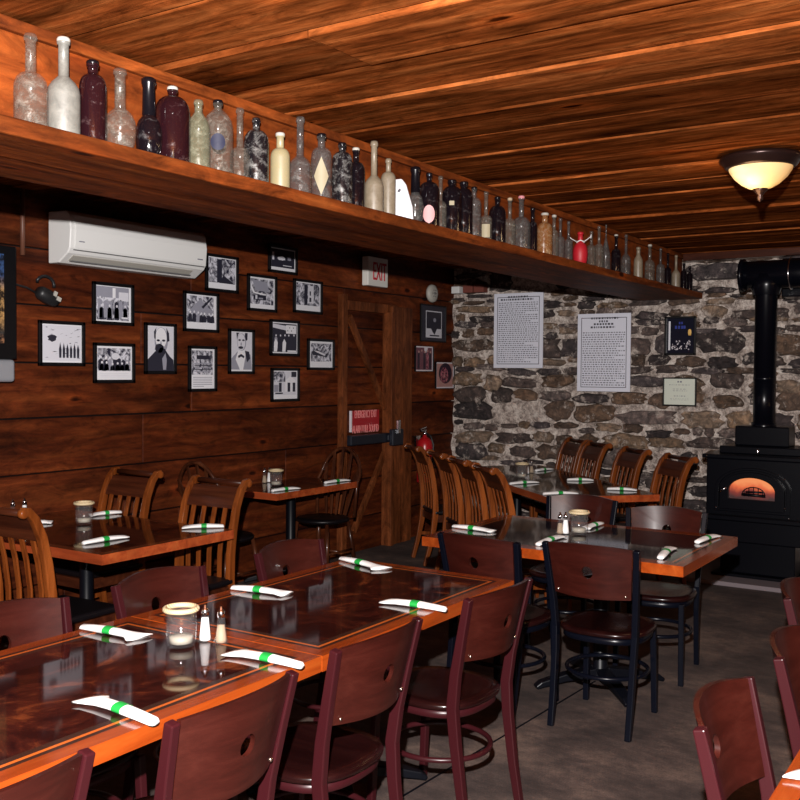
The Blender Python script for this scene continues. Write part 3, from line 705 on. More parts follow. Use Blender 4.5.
def frame_thing(px, label, seed, style, name='framed_photograph', group='framed pictures on the plank wall', cat='framed picture', fw=.022):
    x0, y0, x1, y1 = px
    a = at_x(x0, (y0+y1)/2, XW+.025); b2 = at_x(x1, (y0+y1)/2, XW+.025); t_ = at_x((x0+x1)/2, y0, XW+.025); bt = at_x((x0+x1)/2, y1, XW+.025)
    W2, H2 = (b2.y-a.y)/2, (t_.z-bt.z)/2
    root = thing(name, label, cat, (XW+.0095, (a.y+b2.y)/2, (t_.z+bt.z)/2), 0, group)
    fm = M['black']
    p = MB()
    if fw:
        p.lo((0, -W2, -H2), (.022, -W2+fw, H2)); p.lo((0, W2-fw, -H2), (.022, W2, H2)); p.lo((0, -W2, H2-fw), (.022, W2, H2)); p.lo((0, -W2, -H2), (.022, W2, -H2+fw))
        p.build('frame', fm, root, bev=.003)
    iw, ih = W2-fw, H2-fw
    P = MB(); x = .009
    mats = [M['pwhite'], photo_mat('print_%s_tones' % style, seed), M['pgrey'], M['plight'], M['pdark']]
    def rect(u0, v0, u1, v1, mi, lay=1):
        P.add([(x+lay*.0006, u*iw, v*ih) for u, v in ((u0, v0), (u1, v0), (u1, v1), (u0, v1))], [(0, 1, 2, 3)], mi)
    def blob(cu, cv, ru, rv, mi, lay=2, n=20, pw=2, jag=0):
        r2 = random.Random(seed*7+int(cu*100)); pts = []
        for k in range(n):
            g = 2*PI*k/n; q = 1+(r2.uniform(-jag, jag) if jag else 0); pts.append((x+lay*.0006, (cu+ru*math.cos(g)*q)*iw, (cv+rv*math.sin(g)*q)*ih))
        P.add(pts, [tuple(range(n))], mi)
    def pol(pts, mi, lay=2): P.add([(x+lay*.0006, u*iw, v*ih) for u, v in pts], [tuple(range(len(pts)))], mi)
    P.add([(.0, -iw, -ih), (.0, iw, -ih), (.0, iw, ih), (.0, -iw, ih), (x, -iw, -ih), (x, iw, -ih), (x, iw, ih), (x, -iw, ih)], [(3, 2, 1, 0), (4, 5, 6, 7), (0, 1, 5, 4), (1, 2, 6, 5), (2, 3, 7, 6), (3, 0, 4, 7)], 0)
    r2 = random.Random(seed)
    def crowd(v0, v1, nn, dark=.6):
        for k in range(nn):
            cu = -.85+1.7*(k+.5)/nn+r2.uniform(-.04, .04); cv = v0+r2.uniform(-.06, .06)
            pol([(cu-.13, v1), (cu-.11, cv-.12), (cu, cv-.04), (cu+.11, cv-.12), (cu+.13, v1)], 4 if r2.random() < dark else 2, 3)
            blob(cu, cv+.04, .055, .075, 3 if r2.random() < .8 else 0, 4, 10)
    if style == 'crowd':
        rect(-.96, -.92, .88, .96, 1); rect(-.96, .35, .88, .96, 2, 2); rect(-.05, .35, .12, .9, 0, 3); rect(.3, .2, .85, .7, 3, 3)
        crowd(.25, -.8, 6); crowd(-.15, -.9, 4); rect(.45, -.8, .8, -.72, 0, 6)
    elif style == 'engraving':
        rect(-.95, -.9, .95, .95, 3)
        for k in range(26):
            u, v = r2.uniform(-.9, .8), r2.uniform(-.8, .85); pol([(u, v), (u+r2.uniform(.08, .3), v+r2.uniform(-.05, .1)), (u+.1, v+.045)], 2 if r2.random() < .6 else 4, 3)
        blob(-.5, .25, .22, .16, 4, 4, 12, jag=.3)
        for k in range(6): cu = -.1+k*.18; pol([(cu-.05, -.75), (cu-.06, -.3), (cu, -.1+r2.uniform(0, .2)), (cu+.07, -.3), (cu+.06, -.75)], 4, 5)
    elif style == 'group':
        rect(-.92, -.48, .92, .88, 1); crowd(.3, -.45, 7, .8); crowd(-.05, -.45, 6, .8); blob(.05, .4, .22, .2, 3, 6); rect(-.9, -.92, .9, -.52, 0, 2)
        for k in range(3): rect(-.8, -.62-k*.1, .8, -.65-k*.1, 3, 3)
    elif style == 'bald':
        rect(-.97, -.97, .97, .97, 3); pol([(-1, -1), (-.95, -.5), (-.5, -.2), (-.2, .0), (.3, .0), (.7, -.35), (.97, -.5), (1, -1)], 4, 3)
        blob(.05, .35, .50, .60, 2, 4, 24); blob(.03, .47, .42, .46, 0, 5, 24)                         # face
        pol([(-.48, .45), (-.50, .75), (-.32, .94), (-.36, .70), (-.38, .40)], 4, 6); pol([(.42, .94), (.62, .70), (.66, .35), (.48, .30), (.45, .65)], 4, 6)
        blob(-.18, .36, .13, .05, 4, 6, 12); blob(.22, .36, .13, .05, 4, 6, 12); blob(.02, .22, .05, .12, 2, 6, 10)
        blob(-.10, .02, .34, .20, 4, 6, 18, jag=.12); blob(.1, -.18, .30, .24, 4, 6, 18, jag=.12); pol([(.18, -.95), (.1, -.45), (.35, -.2), (.45, -.5), (.4, -.95)], 2, 7)
    elif style == 'moustache':
        rect(-.97, -.92, .97, .97, 3); pol([(-.97, -.92), (-.9, -.35), (-.35, .0), (.3, .0), (.85, -.15), (.97, -.92)], 2, 3)
        pol([(-.15, -.92), (-.55, -.40), (-.30, .05), (.35, .05), (.35, -.3), (.15, -.92)], 0, 4); pol([(.3, .05), (.7, .0), (.8, -.35), (.5, -.55)], 4, 5)
        blob(0, .48, .42, .44, 2, 5, 24); blob(-.03, .48, .36, .42, 3, 6, 24)
        pol([(-.5, .95), (-.44, .6), (-.33, .85), (-.2, .95)], 4, 7); pol([(.3, .95), (.28, .8), (.38, .55), (.52, .60), (.55, .95)], 4, 7)
        blob(-.2, .58, .12, .045, 4, 7, 12); blob(.15, .58, .12, .045, 4, 7, 12); blob(-.05, .38, .06, .09, 2, 7, 10); blob(-.08, .20, .22, .07, 4, 8, 14)
        pol([(-.35, -.22), (-.05, -.12), (.25, -.24), (.2, -.34), (-.05, -.26), (-.3, -.34)], 4, 8)
    elif style == 'document':
        rect(-.90, -.30, .86, .92, 1); rect(-.5, .48, .6, .68, 4, 2)
        for k in range(5): rect(-.7, .25-k*.1, .7, .29-k*.1, 4 if k % 2 else 2, 3)
        for k in range(6): rect(-.8, -.42-k*.09, .8 if k < 5 else .1, -.45-k*.09, 2, 3)
    elif style == 'foliage':
        rect(-.95, -.62, .95, .95, 1); rect(-.35, -.6, .0, .9, 4, 2); pol([(-.2, -.62), (.9, -.62), (.1, -.1)], 4, 3); rect(-.95, -.92, .95, -.68, 0, 2)
    elif style == 'barn':
        rect(-.92, -.62, .82, .93, 1); pol([(-.8, 0), (-.1, .75), (.7, .1), (.7, -.1), (-.8, -.1)], 2, 2); pol([(.0, .3), (.65, .9), (.72, .85), (.12, .2)], 4, 3); crowd(-.1, -.6, 7, .85)
    elif style == 'cabin':
        rect(-.92, -.72, .9, .9, 1); pol([(-.9, .6), (-.6, .05), (.3, -.05), (.3, -.15), (-.7, -.02), (-.9, .3)], 0, 3); pol([(-.8, .85), (.4, .7), (.55, .1), (-.5, .15)], 2, 2)
        rect(-.7, -.45, .3, -.12, 4, 4); rect(-.55, -.4, -.4, -.15, 3, 5); rect(-.3, -.4, .05, -.3, 2, 5)
    elif style == 'night':
        rect(-.92, -.72, .92, .9, 1); rect(-.92, -.72, .92, .9, 4, 2); blob(-.1, .1, .28, .2, 3, 3, 14, jag=.3); rect(-.85, -.1, -.7, .6, 3, 3); blob(.5, .15, .15, .2, 2, 3, 12, jag=.3); rect(.0, -.55, .7, -.48, 3, 3)
    elif style == 'tower':
        rect(-.92, -.62, .92, .93, 1); rect(0, -.45, .45, .8, 3, 2); rect(-.3, -.6, -.05, .85, 4, 3); rect(.12, .1, .22, .4, 4, 4); rect(.1, -.35, .25, -.05, 4, 4)
    elif style == 'horses':
        rect(-.92, -.92, .95, .93, 4); rect(.1, .3, .9, .85, 0, 2); pol([(-.92, .9), (.1, .8), (.1, .5), (-.92, .65)], 3, 2)
        for u in (-.7, -.05): pol([(u-.15, -.9), (u-.13, -.3), (u, -.05), (u+.15, -.3), (u+.1, -.9)], 0, 4)
        crowd(.1, -.7, 5, .7)
        rect(.2, -.9, .9, -.8, 0, 5)
        for k in range(4): rect(.2+.15*k, .45+.2*(k % 2), .26+.15*k, .52+.2*(k % 2), 4, 3)
    elif style == 'courthouse':
        rect(-.92, -.72, .92, .93, 3); rect(-.92, .2, 0, .93, 1, 2); rect(.5, .55, .92, .93, 4, 2); pol([(0, .3), (.4, .6), (.85, .3), (.85, -.5), (0, -.5)], 0, 3)
        for u in (-.4, .3, .72): rect(u-.12, -.5, u+.1, .15, 4, 4)
        rect(-.8, -.65, -.2, -.55, 4, 4); rect(-.9, -.5, -.55, .0, 2, 3)
    elif style == 'horseman':
        rect(-.85, -.55, .9, .85, 1); pol([(-.8, .2), (-.3, .4), (.3, 0), (.7, .2), (.5, -.2), (-.2, -.1), (-.7, -.05)], 4, 2); pol([(-.6, .3), (-.45, .2), (.3, -.1), (.4, 0), (-.2, .25)], 3, 3)
    elif style == 'poster':
        rect(-1, -1, 1, 1, 4); rect(-.62, -.82, .72, .72, 3, 2); rect(-.57, -.30, .67, .66, 4, 3); rect(-.5, .0, .6, .6, 4, 4)
        pol([(-.2, -.3), (.0, .25), (.15, .30), (.35, -.2), (.1, -.65), (-.05, -.5)], 4, 5); blob(.1, .20, .12, .12, 2, 6, 12); rect(-.3, -.74, .5, -.66, 4, 5)
    elif style == 'colour_group':
        rect(-.9, -.9, .9, .9, 2)
        for k, mi in enumerate((4, 2, 4, 1, 4)): rect(-.75+k*.33, -.85, -.5+k*.33, .5+.1*(k % 2), mi, 2+k % 2)
        for k in range(5): blob(-.62+k*.33, .55+.1*(k % 2), .1, .1, 3, 5, 10)
        rect(.0, .5, .4, .9, 0, 2)
    elif style == 'colour_face':
        rect(-.88, -.9, .88, .9, 3); blob(.05, .15, .72, .80, 4, 2, 22); blob(-.08, .0, .44, .62, 1, 3, 20); blob(-.25, .12, .10, .05, 4, 4, 10); blob(.12, .12, .10, .05, 4, 4, 10); blob(-.06, -.3, .16, .06, 4, 4, 10); blob(-.08, -.05, .06, .1, 3, 4, 10)
    if 'colour' in style:
        cm = [M['paperedge'], photo_mat('colour_print', seed, (.05, .01, .03), (.50, .16, .20), 9), plain('print_wine', (.16, .06, .08), rough=.3), plain('print_skin', (.45, .24, .22), rough=.3), plain('print_deep', (.03, .015, .03), rough=.3)]
        mats = cm
    P.build('print', mats, root, fix=False)
    return root
F = [
 ((93, 283, 134, 325), 'black framed square photo of a crowd in a bright room, beneath the air conditioner', 'crowd'),
 ((39, 321, 85, 366), 'black framed pale engraving of figures outdoors, leftmost picture nearest the television', 'engraving'),
 ((94, 343, 135, 383), 'black framed group photo with white lower margin, below the crowd photo', 'group'),
 ((145, 323, 176.5, 374), 'black framed portrait of a balding bearded person in a dark coat', 'bald'),
 ((184, 292, 219, 332), 'black framed photo of people before a gabled barn', 'barn'),
 ((189, 346, 217, 391.5), 'narrow black framed document with a caption under it', 'document'),
 ((206, 255, 238.5, 292), 'black framed photo of bright foliage, touching the air conditioner end', 'foliage'),
 ((229, 329, 254.5, 374), 'narrow black framed portrait of a moustached person in a suit', 'moustache'),
 ((248, 275, 277, 311.5), 'black framed photo of a log cabin roof', 'cabin'),
 ((269, 246, 297.5, 273.5), 'black framed dark photo partly in the shelf shadow, topmost picture', 'night'),
 ((270.5, 320, 299.5, 356), 'black framed photo of riders on white horses under a sign', 'horses'),
 ((271.5, 368, 299.5, 401.5), 'black framed photo of a white courthouse, lowest picture', 'courthouse'),
 ((294, 280, 322.5, 313.5), 'black framed photo of a tall stone building beside a dark trunk', 'tower'),
 ((308, 339, 334.5, 370), 'small black framed grey photo of galloping horses, nearest the door', 'horseman'),
]
for i, (px_, lab, st) in enumerate(F): frame_thing(px_, lab, i+1, st)
frame_thing((421, 305, 446, 342), 'black framed poster of a dark figure on white, right of the door', 31, 'poster', fw=.012)
frame_thing((415.5, 346, 433.5, 371.5), 'unframed colour print of a standing group, below the framed poster', 32, 'colour_group', 'pinned_print', None, 'print', .004)
frame_thing((436, 362, 454.5, 388.5), 'unframed reddish colour print of a face beside the stone corner', 33, 'colour_face', 'pinned_print', None, 'print', .004)

# television at left edge
a = at_x(16.5, 247, XW+.14); b_ = at_x(16, 382, XW+.14)
tv = thing('television', 'black flat television cut off by the left picture edge with a grey lower bar', 'television', (XW+.02, a.y, b_.z))
H = a.z-b_.z; Wt = .95
p = MB(); p.lo((.05, -Wt, .135), (.12, 0, H)); p.build('bezel', M['black'], tv, bev=.006)
p = MB(); p.lo((.05, -Wt, .0), (.115, -.004, .132)); p.build('speaker_bar', M['silver'], tv, bev=.02, seg=3)
p = MB(); p.lo((-.01, -Wt*.7, H*.3), (.05, -Wt*.3, H*.7)); p.build('wall_bracket', M['black'], tv)
def tvm():
    mt, nt, b = nm('screen_picture'); L = nt.links; tc = N(nt, 'ShaderNodeTexCoord'); sp = N(nt, 'ShaderNodeSeparateXYZ'); L.new(tc.outputs['Object'], sp.inputs[0])
    n1 = N(nt, 'ShaderNodeTexNoise', i_Scale=22, i_Detail=4, i_Roughness=.8); L.new(tc.outputs['Object'], n1.inputs[0])
    a1 = N(nt, 'ShaderNodeMath', operation='MULTIPLY_ADD'); L.new(sp.outputs[2], a1.inputs[0]); a1.inputs[1].default_value = 1/H; a1.inputs[2].default_value = -.12
    r = ramp(nt, [(.0, (.5, .02, .02)), (.07, (.12, .09, .02)), (.14, (.55, .22, .09)), (.24, (.02, .02, .02)), (.36, (.35, .18, .06)), (.55, (.30, .16, .06)), (.66, (.02, .04, .10)), (.9, (.02, .05, .13))], a1.outputs[0])
    r2 = ramp(nt, [(.42, (.04, .04, .05)), (.62, (1.6, 1.6, 1.6))], n1.outputs[0])
    L.new(mixc(nt, 'MULTIPLY', 1, r.outputs[0], r2.outputs[0]), b.inputs['Emission Color']); b.inputs['Emission Strength'].default_value = .8; b.inputs['Base Color'].default_value = (.01, .01, .01, 1); setp(b, rough=.1); return mt
p = MB(); p.lo((.118, -Wt+.05, .135+.09), (.122, -.085, H-.05)); p.build('screen', tvm(), tv)
# conduit + plug device with cord
a = at_x(18.5, 212, XW); b_ = at_x(18.5, 255, XW); 
p = MB(); p.tube([(XW+.02, at_x(20.5, 235, XW).y, b_.z), (XW+.02, at_x(20.5, 235, XW).y, ZC-.015)], .014, 10); tag(p.build('conduit_pipe', M['conduit']), 'thin brown vertical conduit on the plank wall left of the air conditioner', 'pipe')
a = at_x(45, 294, XW+.04)
pd = thing('plug_adapter', 'black plug adapter with a loop of cord hanging left of the pictures', 'adapter', (XW+.012, a.y, a.z))
p = MB(); p.lathe([(.030, -.07), (.042, -.05), (.046, .0), (.042, .05), (.034, .075)], (.045, .0, -.015), 16, rot=Euler((-2.0, 0, 0)).to_matrix()); p.build('body', M['cord'], pd)
p = MB(); p.box((.088, .03, .0), (.01, .022, .03), Euler((-.4, 0, 0)).to_matrix()); p.box((.088, .055, -.03), (.01, .03, .025), Euler((-.4, 0, 0)).to_matrix()); p.build('label', M['cap_white'], pd)
p = MB(); p.tube([(.02, -.05+.0, .07)]+[(.03, .0+.065*math.cos(g), .055+.055*math.sin(g)) for g in [2.6-k*.35 for k in range(9)]], .010, 8); p.build('cord_loop', M['cord'], pd)
p = MB(); p.tube([(.03, -.06, -.0), (.02, -.12, .03), (.015, -.20, .045), (.012, -.32, .05)], .006, 8); p.build('cord', M['cord'], pd)

# posters on the stone wall
YP = YW-.075
def wall_sheet(px_, name, label, cat, mats, frame=None, lines=None, th=.012, lift=0):
    x0, y0, x1, y1 = px_
    a = at_y(x0, (y0+y1)/2, YP-lift); b2 = at_y(x1, (y0+y1)/2, YP-lift); t_ = at_y((x0+x1)/2, y0, YP-lift); bt = at_y((x0+x1)/2, y1, YP-lift)
    W2, H2 = (b2.x-a.x)/2, (t_.z-bt.z)/2
    root = thing(name, label, cat, ((a.x+b2.x)/2, YP-lift+.01, (t_.z+bt.z)/2))
    return root, W2, H2
def text_lines(g, W2, H2, v0, v1, n, fill, mi, seed, center=False, th=.55, wmin=.012, wmax=.05, y=-.0145):
    r2 = random.Random(seed)
    for k in range(n):
        v = v0+(v1-v0)*(k+.5)/n; hh_ = abs(v1-v0)/n*th*H2/1; u = -fill; end = fill
        if not center and r2.random() < .25: end = fill*r2.uniform(.3, .95)
        if center: u, end = -fill*r2.uniform(.8, 1), fill*r2.uniform(.8, 1)
        while u < end:
            wl_ = r2.uniform(wmin, wmax)/W2*.5
            e = min(u+wl_, end)
            g.lo((u*W2, y, v*H2-hh_/2), (e*W2, y+.0008, v*H2+hh_/2), mi); u = e+.010/W2
def border(g, W2, H2, f, t_, mi, y=-.0145):
    w_, h_ = W2-f, H2-f
    for A, B_ in (((-w_, -h_), (w_, -h_+t_)), ((-w_, h_-t_), (w_, h_)), ((-w_, -h_), (-w_+t_, h_)), ((w_-t_, -h_), (w_, h_))): g.lo((A[0], y, A[1]), (B_[0], y+.0008, B_[1]), mi)
for (px_, lab, sd, heads, v0) in (((494, 293, 543, 368), 'white text poster on the stone wall, left and higher one of two', 5, [(.90, .5), (.83, .75)], .77), ((577.5, 313.5, 630.5, 391.5), 'white text poster on the stone wall, right and lower one of two', 6, [(.88, .55), (.80, .2), (.73, .45), (.65, .52)], .54)):
    rt, W2, H2 = wall_sheet(px_, 'text_poster', lab, 'poster', None)
    p = MB(); p.lo((-W2, -.014, -H2), (W2, 0, H2)); p.build('sheet', M['paper'], rt, bev=.002)
    p = MB(); border(p, W2, H2, .038, .006, 0)
    for hv, hf in heads: text_lines(p, W2, H2, hv+.032, hv-.032, 1, hf, 0, sd*9+int(hv*50), True, .75, .02, .05)
    text_lines(p, W2, H2, v0, -.86, 30 if sd == 5 else 24, .80, 1, sd, th=.5); p.build('printed_text', [M['ink'], M['inkgrey']], rt, fix=False)
rt, W2, H2 = wall_sheet((665, 316.5, 696, 355), 'framed_night_picture', 'black framed picture with a glowing yellow lantern and blue letters on the stone wall', 'framed picture', None)
def ring_frame(g, W2, H2, fw, d): 
    g.lo((-W2, -d, -H2), (-W2+fw, 0, H2)); g.lo((W2-fw, -d, -H2), (W2, 0, H2)); g.lo((-W2, -d, H2-fw), (W2, 0, H2)); g.lo((-W2, -d, -H2), (W2, 0, -H2+fw))
p = MB(); ring_frame(p, W2, H2, .018, .03); p.build('frame', M['black'], rt, bev=.003)
p = MB(); p.lo((-W2+.01, -.012, -H2+.01), (W2-.01, 0, H2-.01), 0); r2 = random.Random(4)
y = -.0135
p.lo((-W2*.76, y, -H2*.75), (-W2*.64, y+.001, H2*.76), 1)
for k in range(40):
    u, v = r2.uniform(-.55, .70), r2.uniform(-.75, -.25); s_ = r2.uniform(.004, .012); p.box((u*W2, y, v*H2-abs(u)*.0), (s_, .002, s_*1.2), Euler((0, r2.random()*3, 0)).to_matrix(), 2)
for u in (-.35, -.15, .05, .2): p.lo((u*W2, y, H2*.36), (u*W2+.018, y+.001, H2*.52), 3)
for u in (-.1, .05): p.lo((u*W2, y, H2*.60), (u*W2+.014, y+.001, H2*.72), 3)
p.lathe([(0, -.03), (.012, -.03), (.016, -.005), (.014, .018), (.008, .026), (0, .027)], (W2*.60, y-.0, H2*.18), 14, 4, sx=1, sy=.06)
p.build('picture', [plain('night_blue', (.006, .009, .02), rough=.2), M['pwhite'], M['paperedge'], plain('neon_blue', (.02, .04, .28), rough=.4), plain('lantern_yellow', (.85, .52, .14), rough=.4)], rt)
rt, W2, H2 = wall_sheet((663, 377.5, 696.5, 406), 'framed_certificate', 'small black framed certificate on the stone wall under the lantern picture', 'certificate', None)
p = MB(); ring_frame(p, W2, H2, .012, .025); p.build('frame', M['black'], rt, bev=.003)
p = MB(); p.lo((-W2+.008, -.010, -H2+.008), (W2-.008, 0, H2-.008), 0)
text_lines(p, W2, H2, .78, .62, 1, .16, 1, 3, True, .7, y=-.0108); text_lines(p, W2, H2, .52, .44, 1, .75, 2, 4, True, .6, y=-.0108); text_lines(p, W2, H2, .25, .0, 2, .45, 2, 5, True, .35, y=-.0108); text_lines(p, W2, H2, -.25, -.35, 1, .35, 1, 6, True, .5, y=-.0108); text_lines(p, W2, H2, -.45, -.62, 2, .65, 2, 7, True, .3, y=-.0108)
p.build('sheet', [M['certpaper'], M['inkgrey'], plain('pale_ink', (.33, .34, .33), rough=.6)], rt)

# fire extinguisher by the corner
a = at_x(423.5, 440, XW+.10)
fe = thing('fire_extinguisher', 'red fire extinguisher on the plank wall behind the slat-back chairs', 'fire extinguisher', (XW+.115, a.y, a.z-.42))
p = MB(); p.lathe([(0, 0), (.075, 0), (.08, .01), (.08, .36), (.072, .41), (.045, .44), (.022, .45), (.02, .47)], n=24); p.build('cylinder', M['red'], fe)
p = MB(); p.lathe([(.022, .47), (.022, .50), (.012, .505), (.010, .53)], n=12); p.box((0, -.03, .515), (.02, .10, .012)); p.box((0, -.035, .54), (.018, .11, .010), Euler((.15, 0, 0)).to_matrix()); p.build('valve', M['chrome'], fe)
p = MB(); p.tube([(.02, 0, .49), (.07, 0, .46), (.10, 0, .38), (.095, 0, .25), (.09, .0, .15)], .009, 8); p.build('hose', M['cord'], fe)
p = MB(); p.lo((-.10, -.04, .2), (-.075, .04, .46)); p.tube([(.082*math.cos(g), .082*math.sin(g), .30) for g in [2*PI*k/20 for k in range(20)]], .004, 6, closed=True); p.build('bracket', M['chrome'], fe)

# ================================================================== CEILING LAMP
lx, ly = -1.16, 5.10
cl_ = thing('ceiling_lamp', 'glowing amber glass bowl lamp with a dark bronze rim on the plank ceiling', 'lamp', (lx, ly, ZC-.004))
p = MB(); p.lathe([(.0, 0), (.19, 0), (.200, -.010), (.200, -.022), (.180, -.036), (.172, -.052), (.158, -.062), (.150, -.058)], n=40, cap=False); p.build('rim', M['bronze'], cl_)
p = MB(); p.lathe([(.156, -.05), (.150, -.072), (.128, -.105), (.092, -.138), (.055, -.158), (.025, -.166), (0, -.167)], n=40, cap=False); p.build('bowl', M['shade'], cl_)
p = MB(); p.lathe([(.0, -.160), (.034, -.158), (.038, -.166), (.022, -.182), (.012, -.194), (.017, -.206), (.010, -.220), (0, -.23)], n=20, cap=False); p.build('finial', M['bronze'], cl_)
lamp('ceiling_lamp_bulb', 'POINT', (lx-.05, ly-.08, ZC-.26), 3, (1, .66, .34), .09)

# ================================================================== STOVE
st = thing('wood_stove', 'black cast iron wood stove with arched glowing door by the stone wall', 'stove', (-1.80, 8.05, 0))
def box_part(name, lo, hi, mat, bev=.008, par=st, **k):
    p = MB(); p.lo(lo, hi); return p.build(name, mat, par, bev=bev, **k)
box_part('body', (-.37, -.17, .32), (.42, .42, .98), M['stove'])
box_part('top_plate', (-.40, -.20, .98), (.45, .45, 1.012), M['stove'], .006)
box_part('riser', (-.31, -.02, 1.012), (.35, .36, 1.07), M['stove'], .006)
box_part('flue_box', (-.22, .10, 1.07), (.20, .34, 1.23), M['stove'], .01)
box_part('ash_ledge', (-.34, -.26, .50), (.40, -.17, .535), M['stove'], .006)
box_part('pedestal', (-.27, -.10, .06), (.30, .34, .32), M['stove'], .01)
box_part('base_plate', (-.33, -.15, .037), (.37, .40, .06), M['stove'], .006)
dcx, dz0 = -.01, .60
def arch(w_, h0, h1, n=24): return [(-w_, h0), (w_, h0)]+[(w_*math.cos(PI*k/n), h1+(w_*.62)*math.sin(PI*k/n)) for k in range(n+1)]
def arch_ring(name, wo, wi, y0, y1, mat, zb, zt, par=st):
    n = 24; O = [(-wo, zb), (wo, zb)]+[(wo*math.cos(PI*k/n), zt+wo*.60*math.sin(PI*k/n)) for k in range(n+1)]
    k_ = wo-wi; I = [(-wi, zb+k_*1.2), (wi, zb+k_*1.2)]+[(wi*math.cos(PI*k/n), zt+wi*.60*math.sin(PI*k/n)) for k in range(n+1)]
    m_ = len(O); p = MB(); vs = [(dcx+u, y, v) for y in (y0, y1) for L_ in (O, I) for u, v in L_]
    fs = []
    for k in range(m_):
        q = (k+1) % m_; fs += [(k, q, m_+q, m_+k), (2*m_+k, 3*m_+k, 3*m_+q, 2*m_+q), (k, 2*m_+k, 2*m_+q, q), (m_+k, m_+q, 3*m_+q, 3*m_+k)]
    p.add(vs, fs); return p.build(name, mat, par, bev=.003)
arch_ring('door_surround', .285, .255, -.20, -.17, M['stove'], .565, .745)
dp = arch_ring('door_frame', .245, .175, -.215, -.175, M['stove'], .585, .735)
def filled_arch(name, w_, zb, zt, y, mat, par):
    p = MB(); n = 24; pts = [(-w_, zb), (w_, zb)]+[(w_*math.cos(PI*k/n), zt+w_*.60*math.sin(PI*k/n)) for k in range(n+1)]
    p.poly([(dcx+u, y, v) for u, v in pts], .006, (0, 1, 0)); return p.build(name, mat, par)
filled_arch('window_glow', .18, .66, .735, -.176, M['fire'], dp)
p = MB()
for k in range(5): p.tube([(-.07+k*.035, -.180, .69), (-.07+k*.035, -.181, .745+.02*math.sin(k*PI/4))], .004, 6)
p.tube([(-.085, -.181, .70)]+[(.085*math.cos(g), -.181, .71+.055*math.sin(g)) for g in [PI-k*PI/10 for k in range(11)]], .005, 6)
p.tube([(-.09, -.181, .705), (.09, -.181, .700)], .012, 8); p.tube([(-.06, -.181, .725), (.07, -.181, .73)], .008, 8); p.build('log_grate', M['castiron'], dp)
p = MB(); p.tube([(-.255, -.22, .715), (-.225, -.235, .735), (-.20, -.24, .755)], .009, 8); p.build('handle', M['chrome'], st)
p = MB()
for (u, v) in ((-.36, 1.0), (.41, 1.0), (.235, .845), (-.235, .64), (.24, .62), (-.28, .59), (.27, .545)): p.lathe([(.007, 0), (.007, .006), (0, .008)], (u, -.205 if v < .99 else -.203, v), 8, rot=Euler((PI/2, 0, 0)).to_matrix())
p.lathe([(.012, 0), (.012, .035), (.008, .05), (0, .052)], (0.02, -.15, 1.014), 10); p.build('bolts', M['chrome'], st)
p = MB(); p.lathe([(.098, 1.23), (.098, 1.26), (.086, 1.262), (.086, 1.60), (.089, 1.602), (.089, 1.63), (.086, 1.632), (.086, 2.40)], (-.02, .22, 0), 32, cap=False); p.build('stovepipe', M['pipe'], st)
# horizontal flue duct at the top with an open collar at its left end
p = MB(); dz = 2.465; R90 = Euler((0, PI/2, 0)).to_matrix()
p.lathe([(.0, -.20), (.10, -.20), (.115, -.19), (.115, .9), (.0, .9)], (0, .22, dz), 32, rot=R90, cap=False)
p.lathe([(.115, -.22), (.135, -.22), (.135, -.19), (.115, -.19)], (0, .22, dz), 32, rot=R90, cap=False)
p.lathe([(.10, -.15), (.12, -.08), (.12, .02), (.0, .025)], (-.02, .22, dz-.02), 28, cap=False)
p.build('flue_duct', M['pipe'], st)
p = MB(); p.tube([(.17, .22+.125*math.cos(g), dz+.125*math.sin(g)) for g in [2*PI*k/28 for k in range(28)]], .006, 8, closed=True); p.build('duct_band', M['chrome'], st)
p = MB(); p.lo((.05, .45, dz-.17), (1.4, .72, dz+.15)); p.build('duct_shield', M['pipe'], st, bev=.01)
# hearth
p = MB(); p.lo((-2.32, 7.68, 0), (-1.0, 8.9, .035)); tag(p.build('hearth_pad', [M['hearth']], bev=.005), 'low dark hearth pad under the wood stove', 'hearth pad')

